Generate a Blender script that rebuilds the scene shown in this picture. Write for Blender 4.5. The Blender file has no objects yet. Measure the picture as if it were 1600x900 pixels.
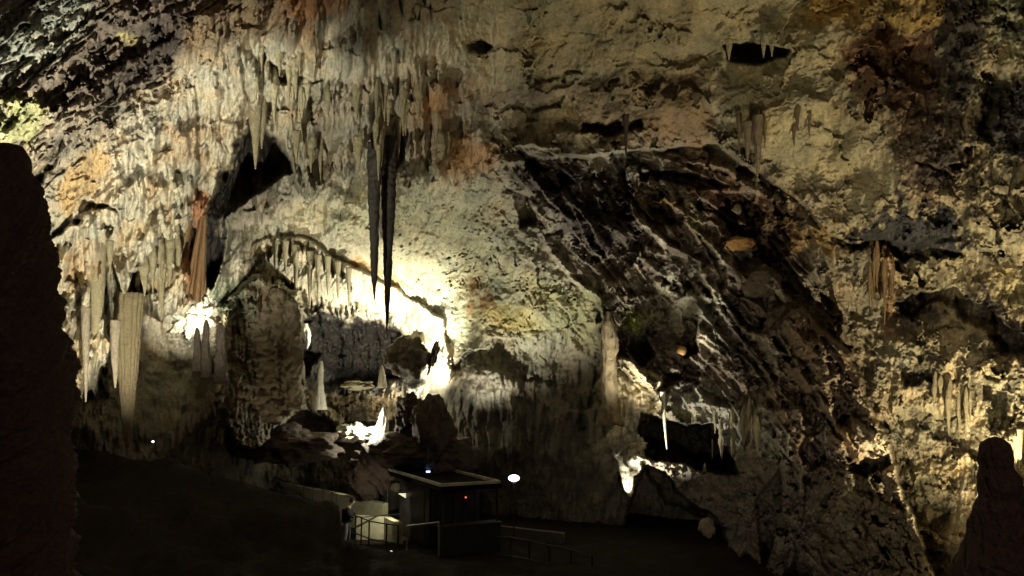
import bpy, math, random
import numpy as np
from mathutils import Vector

random.seed(7)
scene = bpy.context.scene
COL = scene.collection

# ------------------------------------------------------------------ camera
F = 1256.0                       # focal length in pixels of the 1600 px frame
PITCH = math.radians(6.8)
CAM = np.array([0.0, 0.0, 6.0])
FW = np.array([0, math.cos(PITCH), math.sin(PITCH)])
UP = np.array([0, -math.sin(PITCH), math.cos(PITCH)])
RT = np.array([1.0, 0, 0])
cd = bpy.data.cameras.new("camera")
cam = bpy.data.objects.new("camera", cd)
COL.objects.link(cam)
cam.location = CAM
cam.rotation_euler = (math.pi / 2 + PITCH, 0, 0)
cd.sensor_width = 36
cd.lens = 36 * F / 1600
cd.clip_start = 0.1
cd.clip_end = 500
scene.camera = cam


def P(u, v, d):
    """point seen in direction (u, v) at forward distance d (metres)"""
    return Vector(CAM + d * (FW + RT * ((u - 800) / F) + UP * ((450 - v) / F)))


# ------------------------------------------------------------------ world, exposure, lamps
w = bpy.data.worlds.new("World")
scene.world = w
w.use_nodes = True
w.node_tree.nodes["Background"].inputs[0].default_value = (0.75, 0.62, 0.5, 1)
w.node_tree.nodes["Background"].inputs[1].default_value = 0.006
scene.view_settings.view_transform = 'Standard'
scene.view_settings.look = 'None'
scene.view_settings.exposure = 0
scene.view_settings.gamma = 1
scene.cycles.max_bounces = 4
scene.cycles.diffuse_bounces = 3
scene.cycles.use_denoising = True
scene.cycles.sample_clamp_indirect = 3


def spot(name, frm, to, power, color, cone=90, blend=0.6, size=0.15):
    l = bpy.data.lights.new(name, 'SPOT')
    l.energy = power
    l.color = color
    l.spot_size = math.radians(cone)
    l.spot_blend = blend
    l.shadow_soft_size = size
    o = bpy.data.objects.new(name, l)
    COL.objects.link(o)
    a, b = P(*frm), P(*to)
    o.location = a
    o.rotation_euler = (b - a).to_track_quat('-Z', 'Y').to_euler()
    return o


def point(name, at, power, color, size=0.1):
    l = bpy.data.lights.new(name, 'POINT')
    l.energy = power
    l.color = color
    l.shadow_soft_size = size
    o = bpy.data.objects.new(name, l)
    COL.objects.link(o)
    o.location = P(*at)
    return o


WARM = (1.0, 0.83, 0.52)
YEL = (1.0, 0.84, 0.52)
NEUT = (1.0, 0.94, 0.76)
#LIGHTS
spot('floodlight_left_wall', (190, 930, 17), (290, 190, 27), 11000, (1.0, .95, .74), 72, 0.6)
spot('floodlight_left_roof', (60, 560, 13.5), (90, 40, 18), 4200, (1, .95, .78), 84, 0.8)
spot('floodlight_roof', (900, 990, 18), (1200, 110, 28), 1900, YEL, 88, 0.8, 0.3)
spot('outcrop_fill', (1200, 1050, 13), (1270, 600, 28), 1300, (1, .85, .65), 80, 0.9, 0.3)  # broad dim fill added to bring up the lower outcrop
spot('floodlight_columns', (480, 790, 28.5), (415, 530, 33), 260, (1, .9, .66), 46, .8, .1)
spot('floodlight_alcove', (664, 612, 35.9), (640, 530, 40), 10500, NEUT, 98, 1.0, 0.3)
spot('floodlight_fringe', (600, 590, 35.3), (480, 420, 36.5), 2600, NEUT, 80, .6, 0.15)
point('floodlight_alcove_low', (640, 600, 37.6), 70, NEUT, 0.15)
spot('floodlight_middle', (745, 700, 34), (820, 340, 38), 3300, NEUT, 95, 0.9, 0.15)
spot('floodlight_outcrop', (965, 700, 29.0), (1030, 370, 33.5), 3300, NEUT, 78, 0.8, 0.4)
point('floodlight_flowstone', (572, 668, 34.7), 230, NEUT, 0.1)
spot('floodlight_left_grotto', (318, 530, 29.2), (306, 490, 31.6), 2200, (1, .93, .74), 62, .6, 0.1)
spot('floodlight_right_wall', (1560, 900, 19.5), (1500, 430, 23), 4600, YEL, 130, 0.8, 0.1)
spot('floodlight_recess', (985, 775, 29.8), (1110, 590, 32.5), 1350, NEUT, 75, 0.7, 0.1)
spot('floodlight_column_foot', (972, 790, 31.0), (982, 740, 31.6), 240, NEUT, 50, .5, 0.1)
spot('booth_lamp', (616, 772, 30.6), (572, 822, 32.8), 170, (1, .95, .7), 112, .5, .05)
point('path_lamp_light', (803, 752, 30.7), 4, (.9, .95, 1), .1)
fill = point('viewer_fill', (800, 450, 1), 650, (1, .72, .55), 0.4)  # unseen warm fill, added to lift the dark foreground
fill.location = (6, -3, 9)
#ENDLIGHTS


# ------------------------------------------------------------------ helpers: tagging
def tag(o, label=None, cat=None, group=None, kind=None):
    if label: o['label'] = label
    if cat: o['category'] = cat
    if group: o['group'] = group
    if kind: o['kind'] = kind
    return o


def mesh_np(name, co, faces, mat, parent=None, smooth=True, color=None):
    me = bpy.data.meshes.new(name)
    co = np.ascontiguousarray(co, dtype=np.float32)
    faces = np.ascontiguousarray(faces, dtype=np.int32)
    n, k = faces.shape
    me.vertices.add(len(co))
    me.vertices.foreach_set('co', co.ravel())
    me.loops.add(n * k)
    me.loops.foreach_set('vertex_index', faces.ravel())
    me.polygons.add(n)
    me.polygons.foreach_set('loop_start', np.arange(0, n * k, k, dtype=np.int32))
    me.update(calc_edges=True)
    me.polygons.foreach_set('use_smooth', np.full(n, smooth))
    if color is not None:
        a = me.color_attributes.new('stone', 'FLOAT_COLOR', 'POINT')
        c = np.ones((len(co), 4), np.float32)
        c[:, :3] = color
        a.data.foreach_set('color', c.ravel())
    me.materials.append(mat)
    o = bpy.data.objects.new(name, me)
    COL.objects.link(o)
    if parent: o.parent = parent
    return o


# ------------------------------------------------------------------ noise
rs = np.random.RandomState(11)
_ang = rs.rand(256, 256).astype(np.float32) * 2 * np.pi
GX, GY = np.cos(_ang), np.sin(_ang)
RA = rs.rand(256, 256).astype(np.float32)
RB = rs.rand(256, 256).astype(np.float32)


def gn(x, y, seed=0):
    x = x + seed * 17.37
    y = y + seed * 9.71
    xi = np.floor(x); yi = np.floor(y)
    fx = (x - xi).astype(np.float32); fy = (y - yi).astype(np.float32)
    xi = xi.astype(np.int32) & 255; yi = yi.astype(np.int32) & 255
    x1 = (xi + 1) & 255; y1 = (yi + 1) & 255
    sx = fx * fx * fx * (fx * (fx * 6 - 15) + 10)
    sy = fy * fy * fy * (fy * (fy * 6 - 15) + 10)
    a = GX[xi, yi] * fx + GY[xi, yi] * fy
    b = GX[x1, yi] * (fx - 1) + GY[x1, yi] * fy
    c = GX[xi, y1] * fx + GY[xi, y1] * (fy - 1)
    d = GX[x1, y1] * (fx - 1) + GY[x1, y1] * (fy - 1)
    return (a + sx * (b - a)) * (1 - sy) + (c + sx * (d - c)) * sy


def fbm(x, y, octv=4, seed=0, gain=0.5):
    r = 0; a = 1.0; f = 1.0
    for i in range(octv):
        r = r + a * gn(x * f, y * f, seed + i * 3.1)
        a *= gain; f *= 2.03
    return r * 1.4


def ridged(x, y, octv=4, seed=0, gain=0.5):
    r = 0; a = 1.0; f = 1.0; s = 0
    for i in range(octv):
        r = r + a * (1 - np.abs(gn(x * f, y * f, seed + i * 3.1)) * 2.4)
        s += a
        a *= gain; f *= 2.03
    return r / s


def worley(x, y, seed=0):
    x = x + seed * 13.1; y = y + seed * 7.7
    xi = np.floor(x).astype(np.int32); yi = np.floor(y).astype(np.int32)
    f1 = np.full(x.shape, 9, np.float32); f2 = f1.copy()
    for dx in (-1, 0, 1):
        for dy in (-1, 0, 1):
            cx = (xi + dx); cy = (yi + dy)
            px = cx + RA[cx & 255, cy & 255]; py = cy + RB[cx & 255, cy & 255]
            d = np.sqrt((px - x) ** 2 + (py - y) ** 2)
            f2 = np.minimum(f2, np.maximum(d, f1))
            f1 = np.minimum(f1, d)
    return f1, f2


def drape(u, v, wd, L, seed=0):
    """overlapping hanging tongues of flowstone, 0..1"""
    x = u / wd + seed * 5.3; y = v / L + seed * 3.9
    xi = np.floor(x).astype(np.int32)
    out = np.zeros(x.shape, np.float32)
    for dx in (-1, 0, 1):
        cx = xi + dx
        off = RA[cx & 255, (7 + seed) & 255]
        yy = y + off
        yi = np.floor(yy).astype(np.int32)
        for dy in (0, 1):
            cy = yi - dy
            a = RA[cx & 255, cy & 255]; b = RB[cx & 255, cy & 255]
            px = cx + 0.5 + (a - .5) * 0.7
            ln = 0.9 + 0.9 * b
            s = (yy - cy) / ln
            s = np.where((s < 0) | (s > 1), 1.0, s)
            hw = (0.45 + 0.5 * b) * (1 - s ** 3) + 1e-3
            r = np.abs(x - px) / hw
            h = (0.25 + 0.75 * s) * np.sqrt(np.maximum(0, 1 - r * r)) * (1 - s ** 12)
            out = np.maximum(out, h)
    return out


def sm(x, a, b):
    t = np.clip((x - a) / (b - a), 0, 1)
    return t * t * (3 - 2 * t)


# ------------------------------------------------------------------ the cave sheet: grid of directions and distances
def axis(lo, a, b, hi, st):
    mid = list(np.arange(a, b, st))
    left = []; x = a; s = st
    while x > lo:
        s *= 1.06; x -= s; left.append(x)
    right = []; x = mid[-1]; s = st
    while x < hi:
        s *= 1.06; x += s; right.append(x)
    return np.array(left[::-1] + mid + right, np.float32)


STEP = 1.3
ua = axis(-1500, -60, 1660, 3100, STEP)
va = axis(-1500, -50, 950, 1500, STEP)
U, V = np.meshgrid(ua, va)
NV, NU = U.shape

CP = [(0, 0, 17), (200, 0, 20), (400, 0, 24), (650, 0, 27), (900, 0, 28), (1200, 0, 27), (1450, 0, 23), (1600, 0, 19),
      (0, 200, 19), (200, 200, 26), (400, 200, 33), (600, 200, 36), (800, 150, 32), (1000, 150, 31), (1200, 200, 29), (1400, 200, 25), (1600, 200, 20),
      (100, 400, 30), (250, 400, 33), (400, 400, 37), (480, 375, 36.5), (550, 400, 38.5), (600, 480, 42), (750, 400, 38), (880, 330, 36), (1000, 400, 34), (1200, 400, 31), (1400, 400, 27), (1600, 400, 22),
      (50, 600, 30), (250, 600, 33), (400, 600, 38), (550, 560, 46), (640, 545, 44), (650, 640, 42), (712, 560, 38.5), (712, 640, 38.5), (850, 600, 39), (1000, 600, 34), (1200, 600, 30), (1400, 600, 27), (1600, 600, 22),
      (200, 750, 30), (400, 700, 37), (550, 690, 39), (700, 720, 38), (900, 750, 36), (1100, 750, 32), (1300, 750, 28), (1450, 800, 25), (1600, 800, 21),
      (100, 900, 28), (500, 900, 40), (900, 900, 37), (1200, 900, 29), (1450, 900, 24), (1600, 900, 20),
      (-500, 200, 13), (-500, 700, 14), (2100, 300, 13), (2100, 700, 13), (800, -500, 16), (200, -500, 13), (1400, -500, 14)]
cp = np.array(CP, np.float64)


def tps(r2):
    return 0.5 * r2 * np.log(r2 + 1e-9)


X = cp[:, :2] / 400
K = tps(((X[:, None] - X[None]) ** 2).sum(-1)) + np.eye(len(X)) * 0.02
A = np.zeros((len(X) + 3,) * 2)
A[:len(X), :len(X)] = K
A[:len(X), len(X)] = 1; A[:len(X), len(X) + 1:] = X
A[len(X), :len(X)] = 1; A[len(X) + 1:, :len(X)] = X.T
sol = np.linalg.solve(A, np.concatenate([np.log(cp[:, 2]), [0, 0, 0]]))
CS = 16
cu = np.arange(-1600, 3200 + CS, CS); cv = np.arange(-1600, 1600 + CS, CS)
CU, CV = np.meshgrid(cu, cv)
q = np.stack([np.clip(CU, -600, 2200), np.clip(CV, -600, 1000)], -1) / 400.0
val = np.zeros(CU.shape)
for i in range(len(X)):
    val += sol[i] * tps(((q - X[i]) ** 2).sum(-1))
val += sol[len(X)] + q @ sol[len(X) + 1:]
CBASE = np.clip(np.exp(val), 9, 46)


def sample(grid, u, v):
    x = np.clip((u + 1600) / CS, 0, len(cu) - 1.001); y = np.clip((v + 1600) / CS, 0, len(cv) - 1.001)
    xi = x.astype(np.int32); yi = y.astype(np.int32)
    fx = x - xi; fy = y - yi
    return (grid[yi, xi] * (1 - fx) + grid[yi, xi + 1] * fx) * (1 - fy) + (grid[yi + 1, xi] * (1 - fx) + grid[yi + 1, xi + 1] * fx) * fy


BASE = sample(CBASE, U, V).astype(np.float32)

# shared warps so that every edge is ragged like broken rock
WU = (14 * fbm(U / 60, V / 60, 5, 1, .55)).astype(np.float32)
WV = (14 * fbm(U / 60, V / 60, 5, 2, .55)).astype(np.float32)


def sdf_poly(pts, x, y):
    p = np.array(pts, np.float32)
    d = np.full(x.shape, 1e9, np.float32); ins = np.zeros(x.shape, bool)
    for i in range(len(p)):
        a = p[i]; b = p[(i + 1) % len(p)]
        e = b - a
        wx = x - a[0]; wy = y - a[1]
        t = np.clip((wx * e[0] + wy * e[1]) / (e @ e + 1e-9), 0, 1)
        d = np.minimum(d, (wx - e[0] * t) ** 2 + (wy - e[1] * t) ** 2)
        if a[1] != b[1]:
            c = ((a[1] > y) != (b[1] > y)) & (x < (b[0] - a[0]) * (y - a[1]) / (b[1] - a[1]) + a[0])
            ins ^= c
    d = np.sqrt(d)
    return np.where(ins, d, -d)


def window(pts, pad):
    p = np.array(pts)
    i0, i1 = np.searchsorted(ua, [p[:, 0].min() - pad, p[:, 0].max() + pad])
    j0, j1 = np.searchsorted(va, [p[:, 1].min() - pad, p[:, 1].max() + pad])
    return slice(max(j0, 0), max(j1, j0 + 1)), slice(max(i0, 0), max(i1, i0 + 1))


def mask(pts, soft=4, rag=1.0, spikes=0, sw=9):
    """0..1 mask of a polygon on the sheet, ragged edge; spikes lengthen it downward in hanging teeth"""
    s = window(pts, soft * 1.5 + 22 * rag + spikes)
    m = np.zeros(U.shape, np.float32)
    x = U[s] + WU[s] * rag; y = V[s] + WV[s] * rag
    if spikes:
        y = y - spikes * drape_tooth(U[s], sw) - spikes * .45 * drape_tooth(U[s] + 31.7, sw * .42)
    d = sdf_poly(pts, x, y)
    m[s] = sm(d, -soft, soft)
    return m


def drape_tooth(u, w):
    xi = np.floor(u / w).astype(np.int32)
    r = np.zeros(u.shape, np.float32)
    for dx in (-1, 0, 1):
        c = xi + dx
        p = (c + .2 + .6 * RA[c & 255, 3]) * w
        k = .25 + .75 * RB[c & 255, 9]
        r = np.maximum(r, k * np.maximum(0, 1 - np.abs(u - p) / (w * (.45 + .4 * k))) ** 0.8)
    return r


H = np.zeros(U.shape, np.float32)          # relief towards the hall, metres

# --- big layers
right_fade = 1 - sm(U, 560, 790)
front = mask([(-2500, -2500), (900, -2500), (800, 120), (740, 230), (700, 262), (640, 275), (600, 262), (560, 268), (520, 250),
              (500, 285), (470, 280), (455, 235), (440, 205), (420, 195), (405, 205), (388, 180), (370, 225), (345, 275),
              (322, 330), (312, 400), (318, 455), (295, 460), (285, 445), (270, 480), (240, 470), (222, 420), (205, 428), (190, 440),
              (175, 520), (150, 590), (110, 630), (60, 640), (-400, 660), (-2500, 700)], 3, .35, 26, 13)
H += 6.0 * front * right_fade
lip = mask([(770, -2500), (770, 225), (800, 236), (850, 252), (905, 247), (975, 240), (1030, 235), (1080, 226), (1120, 226),
            (1150, 250), (1190, 275), (1240, 305), (1290, 362), (1330, 380), (1400, 376), (1500, 392), (1700, 380), (3300, 400), (3300, -2500)], 3, .4)
H += 1.6 * lip * sm(U, 740, 860)
mass = mask([(1150, 560), (1250, 480), (1330, 560), (1362, 640), (1392, 715), (1418, 790), (1448, 860), (1475, 960), (1500, 1600),
             (900, 1600), (1040, 900), (1120, 800), (1160, 700)], 4, .5)
H += 3.6 * mass * sm(U, 1120, 1330)
cols = mask([(365, 470), (385, 440), (410, 432), (440, 446), (465, 466), (478, 520), (470, 560), (488, 600), (470, 640), (420, 680),
             (380, 700), (345, 640), (335, 560), (345, 500)], 6, 1.3)
H += 3.2 * cols
floorrock = mask([(500, 605), (560, 590), (620, 600), (660, 600), (650, 640), (610, 655), (560, 670), (520, 668), (470, 640), (480, 620)], 5, .7)
H += 2.0 * floorrock
pillar = mask([(938, 520), (965, 530), (968, 560), (1000, 570), (1030, 590), (1035, 660), (1000, 668), (1005, 700), (1000, 740), (975, 760), (960, 700), (955, 655), (940, 640)], 3, .5)
H += 2.0 * pillar
shelf = mask([(1000, 715), (1040, 718), (1090, 735), (1150, 745), (1190, 640), (1250, 640), (1260, 800), (1200, 1000), (1150, 1000), (1120, 820), (1040, 780), (1010, 740)], 4, .6)
H += 1.4 * shelf
arch = mask([(395, 385), (430, 372), (480, 375), (560, 420), (620, 455), (690, 500), (706, 560), (700, 600), (690, 560), (640, 520), (600, 505),
             (560, 500), (520, 480), (480, 470), (465, 455), (440, 440), (400, 450), (385, 430)], 2, .4)
archfr = mask([(400, 392), (430, 380), (480, 384), (540, 415), (560, 470), (500, 462), (440, 425), (410, 420)], 3, .4, 26, 9)
H += .35 * arch + .9 * archfr

# --- holes and deep recesses
HOLES = [
    ([(1130, 72), (1180, 67), (1232, 75), (1225, 88), (1180, 101), (1140, 93)], 3.0, .4),
    ([(388, 185), (402, 212), (420, 205), (440, 232), (455, 262), (420, 288), (390, 308), (358, 340), (342, 400), (330, 462), (300, 468), (306, 400), (320, 330), (345, 270), (370, 222)], 4.0, .5),
    ([(1000, 650), (1040, 660), (1080, 670), (1118, 662), (1135, 700), (1152, 745), (1100, 742), (1060, 722), (1010, 716), (998, 690)], 4.0, .5),
    ([(1010, 728), (1040, 738), (1060, 770), (1120, 810), (1135, 850), (1080, 900), (980, 900), (985, 780)], 3.0, .5),
    ([(160, 380), (176, 420), (190, 470), (180, 545), (164, 520), (160, 450)], 5.0, .2),
    ([(205, 428), (225, 418), (240, 455), (225, 458), (207, 452)], 2.0, .3),
    ([(475, 495), (560, 505), (630, 522), (668, 545), (655, 575), (600, 598), (560, 590), (535, 600), (500, 560), (478, 590), (442, 545), (455, 520)], 3.5, .7),
    ([(728, 66), (748, 58), (768, 72), (760, 80), (735, 78)], 1.5, .4),
    ([(905, 190), (960, 182), (1005, 185), (1000, 202), (950, 208), (910, 200)], 1.0, .9),
    ([(770, 150), (830, 165), (880, 150), (860, 178), (790, 182)], .45, 1.6),
    ([(985, 115), (1060, 118), (1110, 150), (1060, 150), (1010, 140)], .4, 1.5),
    ([(800, 95), (870, 100), (900, 118), (850, 116)], .35, 1.5),
    ([(76, 366), (130, 312), (148, 318), (190, 335), (140, 330), (80, 376)], 1.2, .8),
    ([(50, 285), (96, 212), (100, 225), (62, 290)], 1.5, .4),
    ([(985, 530), (1012, 525), (1020, 560), (1003, 575), (985, 560)], 2.2, .5),
    ([(1068, 495), (1085, 500), (1088, 550), (1070, 560)], 2.0, .5),
    ([(1032, 582), (1060, 585), (1058, 600), (1035, 600)], 1.6, .5),
    ([(1300, 362), (1350, 372), (1400, 385), (1500, 392), (1505, 402), (1420, 402), (1340, 392)], .8, 1.2),
    ([(1400, 470), (1440, 455), (1500, 455), (1550, 480), (1600, 545), (1590, 560), (1540, 530), (1500, 475), (1450, 475), (1420, 505)], 1.0, .9),
    ([(1400, 575), (1430, 580), (1465, 590), (1455, 602), (1410, 598)], .5, 1.0),
    ([(1000, 265), (1080, 270), (1140, 292), (1090, 298), (1040, 282), (1000, 278)], 1.5, .3),
    ([(1120, 305), (1160, 298), (1190, 330), (1185, 350), (1150, 345), (1120, 325)], 1.2, .5),
    ([(1018, 322), (1065, 322), (1068, 345), (1035, 352), (1018, 335)], 1.0, .5),
    ([(800, 300), (835, 310), (840, 345), (810, 350)], 1.4, .8),
    ([(820, 255), (870, 265), (900, 290), (860, 300), (825, 275)], 1.4, .8),
    ([(435, 120), (470, 118), (480, 128), (440, 128)], .8, .4),
    ([(420, 100), (455, 108), (465, 130), (430, 128)], .9, .5),
    ([(700, 560), (800, 540), (940, 560), (940, 650), (860, 600), (760, 580)], .4, 1.4),
    ([(1320, 735), (1385, 712), (1392, 725), (1350, 745)], 1.5, .3),
    ([(1180, 780), (1215, 730), (1222, 800), (1190, 900)], 1.8, .4),
    ([(1265, 640), (1285, 640), (1290, 720), (1270, 735)], .8, .6),
]
for pts, dep, rg in HOLES:
    H -= dep * mask(pts, 3, rg)

# --- regional grain weights
def rmask(pts, soft=45):
    return sample(np.clip(sdf_poly(pts, CU.astype(np.float32), CV.astype(np.float32)) / soft * .5 + .5, 0, 1), U + WU * 1.5, V + WV * 1.5).astype(np.float32)


W_drip = rmask([(330, 60), (470, -200), (700, -200), (730, 100), (780, 240), (700, 300), (450, 330), (340, 480), (60, 680), (60, 360), (180, 250), (300, 120)], 50)
W_strata = rmask([(790, 240), (1110, 232), (1260, 330), (1340, 560), (1400, 700), (1460, 900), (1500, 1400), (1160, 1400), (1180, 760), (1060, 640), (960, 560), (890, 430), (800, 330)], 60)
W_pit = rmask([(560, 290), (800, 290), (860, 400), (930, 500), (940, 560), (800, 560), (720, 560), (690, 480), (600, 400), (450, 340)], 40)
W_ceil = rmask([(780, -400), (1500, -400), (1340, 120), (1400, 330), (1330, 375), (1150, 240), (780, 235)], 50)
W_diag = rmask([(-900, -900), (520, -400), (420, 20), (330, 60), (200, 220), (90, 330), (-900, 500)], 50)
W_right = rmask([(1330, 120), (1500, -400), (3000, -400), (3000, 1300), (1480, 1300), (1400, 700), (1330, 400), (1420, 300)], 50)
W_low = rmask([(690, 560), (940, 540), (960, 700), (1100, 820), (1150, 1400), (100, 1400), (80, 640), (200, 640), (330, 620), (450, 680), (680, 640)], 40)
W_flow = rmask([(1180, 600), (1300, 640), (1250, 760), (1150, 740), (1100, 660), (1000, 580), (950, 520), (930, 640), (960, 680), (1000, 660)], 25)

def facets(x, y, seed=0, tilt=1.0):
    """broken-rock blocks: every cell is a tilted plane"""
    x = x + seed * 13.1; y = y + seed * 7.7
    xi = np.floor(x).astype(np.int32); yi = np.floor(y).astype(np.int32)
    best = np.full(x.shape, 9, np.float32); h = np.zeros(x.shape, np.float32)
    for dx in (-1, 0, 1):
        for dy in (-1, 0, 1):
            cx = xi + dx; cy = yi + dy
            a = RA[cx & 255, cy & 255]; b = RB[cx & 255, cy & 255]; c = RA[(cx + 91) & 255, (cy + 17) & 255]; e = RB[(cx + 33) & 255, (cy + 71) & 255]
            px = cx + a - x; py = cy + b - y
            d = px * px + py * py
            v = (c - .5) + tilt * ((e - .5) * px * 1.6 + (a - .5) * py * 1.6)
            m = d < best
            h = np.where(m, v, h); best = np.where(m, d, best)
    return h


# --- broad and medium lumps
H += 0.9 * fbm(U / 190, V / 190, 3, 5)
lump = ridged(U / 75, V / 75, 4, 8, .5)
H += 0.6 * ridged(U / 95, V / 140, 3, 8, .42) * (1 - .3 * W_ceil) * (1 - .5 * W_right) * (1 - .6 * W_pit)
H += 0.13 * fbm(U / 26, V / 30, 3, 9, .5) * (1 - .55 * W_ceil)

# --- hanging tongues
ug = U + 10 * gn(V / 90, U / 130, 4) + 3 * gn(U / 20, V / 30, 6)
vg = V + 16 * gn(U / 40, V / 60, 7)
d1 = drape(ug, vg, 40, 135, 1); d2 = drape(ug, vg, 17, 62, 2); d3 = drape(ug, vg, 7.5, 27, 3)
drip = 1.0 * d1 + .50 * d2 + .20 * d3
modl = .25 + .75 * sm(fbm(U / 85, V / 120, 3, 91), -.25, .4)
H += W_drip * (1.0 * d1 + modl * (.5 * d2 + .2 * d3)) * 1.45
H += .28 * W_drip * ridged(U / 16, V / 90, 3, 92) + (W_drip + .6 * W_diag) * 1.1 * ridged((U * .86 + V * .5) / 62, (V * .86 - U * .5) / 210, 4, 98, .5)
H += W_low * (.45 * d1 + .35 * d2 + .16 * d3)
H += arch * (.35 * d2 + .16 * d3) + cols * (.7 * d1 + .6 * d2 + .3 * d3 + .5 * ridged(U / 30, V / 22, 4, 96, .55) + .5 * facets(U / 36 + WU / 12, V / 30 + WV / 12, 21)) + shelf * (.5 * facets(U / 44 + WU / 12, V / 40 + WV / 12, 22) + .4 * ridged(U / 26, V / 34, 4, 97, .55) + .25 * d2) + W_flow * (.3 * d2 + .16 * d3)
H += .35 * W_right * (.7 * d1 + .6 * d2 + .3 * d3)

_t = math.radians(-40)
al2_ = U * math.cos(_t) + V * math.sin(_t); ac2_ = -U * math.sin(_t) + V * math.cos(_t)
Wcav = mask([(440, 470), (560, 490), (640, 510), (680, 550), (660, 670), (500, 680), (440, 600)], 20, 1)
H += Wcav * (.5 * d2 + .25 * d3 + .5 * ridged(U / 34, V / 26, 4, 95, .55) + .5 * facets(U / 38 + WU / 12, V / 26 + WV / 12, 20))
# --- strata, broken ledges running down to the right
th = math.radians(52)
al = (U - 800) * math.cos(th) + (V - 240) * math.sin(th)
ac = (U - 800) * math.sin(th) - (V - 240) * math.cos(th)
cir = np.hypot(U - 830, V - 880)
kk = sm(ac + al * .1, 120, 260)
tt = ac * (1 - kk) + (cir - 560) * kk
sw_ = tt / 36 + 1.3 * fbm(al / 190, ac / 70, 4, 21, .5)
fr = sw_ - np.floor(sw_)
fr = np.where(fr < 0, 0, fr)
saw = np.where(fr < .22, fr / .22, 1 - (fr - .22) / .78)
H += W_ceil * (.55 * facets(U / 130 + WU / 30, V / 64 + WV / 30, 12) + .07 * facets(U / 34 + WU / 14, V / 22 + WV / 14, 13) + .1 * ridged(U / 50 + V / 90, V / 24, 4, 93))
H += .8 * W_right * (1.0 * facets(U / 80 + WU / 24, V / 105 + WV / 24, 14) + .18 * facets(U / 24 + WU / 12, V / 26 + WV / 12, 15))
H += W_diag * (.7 * facets(al2_ / 90 + WU / 20, ac2_ / 40 + WV / 20, 16) + .3 * facets(al2_ / 30 + WU / 12, ac2_ / 16 + WV / 12, 17))
H += W_strata * (1.5 * facets(al / 140 + WU / 22, ac / 54 + WV / 22, 18) + .35 * facets(al / 46 + WU / 16, ac / 28 + WV / 16, 24) + .2 * facets(al / 34 + WU / 14, ac / 17 + WV / 14, 19))
cellamp = .35 + .65 * np.clip(gn(al / 90, np.floor(sw_) * 3.7, 22) + .6, 0, 1)
H += W_strata * (.9 * saw * cellamp + .45 * ridged(al / 110 + WU / 30, ac / 34 + WV / 20, 4, 23, .55) + .12 * ridged(U / 26, V / 26, 3, 25))
f1, f2 = worley(al / 60 + WU / 30, ac / 26 + WV / 30, 4)
H += W_strata * .25 * np.clip((f2 - f1) * 2.2, 0, .7) * (.6 + .8 * gn(al / 70, ac / 40, 31))

# --- upper-left ledges running up to the right
th2 = math.radians(-40)
al2 = U * math.cos(th2) + V * math.sin(th2); ac2 = -U * math.sin(th2) + V * math.cos(th2)
s2 = ac2 / 46 + 1.3 * fbm(al2 / 170, ac2 / 60, 4, 33, .55)
fr2 = s2 - np.floor(s2)
saw2 = np.where(fr2 < .8, fr2 / .8, 1 - (fr2 - .8) / .2)
H += W_diag * (.55 * saw2 + .3 * ridged(al2 / 90, ac2 / 22, 4, 35, .55) + .2 * d3)

# --- crusts and pits
g1, g2 = worley(U / 11 + WU / 9, V / 12 + WV / 9, 6)
p1, p2 = worley(U / 21 + WU / 12, V / 17 + WV / 12, 7)
pitm = np.clip(fbm(U / 50, V / 50, 3, 41) + .35, 0, 1) * (1 - .6 * W_right)
H += W_pit * (.10 * (.6 - g1) + .07 * (.6 - p1) - .26 * sm(.24 - g1, 0, .14) * pitm + .12 * ridged(U / 16, V / 30, 3, 44))
H += (.5 * W_right + .35 * W_ceil + .5 * W_diag) * (.07 * (.6 - p1) - .22 * sm(.2 - p1, 0, .1) * pitm)
c1, c2 = worley(U / 44 + WU / 16, V / 36 + WV / 16, 9)
H += W_right * .2 * (.55 * np.clip((c2 - c1) * 1.6, 0, .8) + .35 * ridged(U / 40, V / 40, 4, 46, .55))
# fine grain everywhere
fine = gn(U / 5.5, V / 6.5, 51) + .6 * gn(U / 2.9, V / 3.2, 52)
H += .035 * fine * (1 - .4 * W_ceil)


# --- hand-placed ridges and cracks that the hall is known by
def stroke(pts, wd, h, rag=.6, asym=0.0, taper=True):
    s = window(pts, wd * 3 + 16)
    x = U[s] + WU[s] * rag; y = V[s] + WV[s] * rag
    p = np.array(pts, np.float32)
    L = np.concatenate([[0], np.cumsum(np.hypot(*(p[1:] - p[:-1]).T))])
    best = np.full(x.shape, 1e9, np.float32); tpos = np.zeros(x.shape, np.float32); side = np.zeros(x.shape, np.float32)
    for i in range(len(p) - 1):
        a = p[i]; e = p[i + 1] - a
        wx = x - a[0]; wy = y - a[1]
        t = np.clip((wx * e[0] + wy * e[1]) / (e @ e), 0, 1)
        d = np.hypot(wx - e[0] * t, wy - e[1] * t)
        m = d < best
        best = np.where(m, d, best)
        tpos = np.where(m, (L[i] + t * (L[i + 1] - L[i])) / L[-1], tpos)
        side = np.where(m, np.sign(e[0] * wy - e[1] * wx), side)
    wl = wd * (1 + asym * side)
    tp = np.clip(4 * tpos * (1 - tpos), 0, 1) ** .5 if taper else 1
    H[s] += h * tp * np.maximum(0, 1 - best / (wl * 1.6)) ** 1.3


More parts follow.
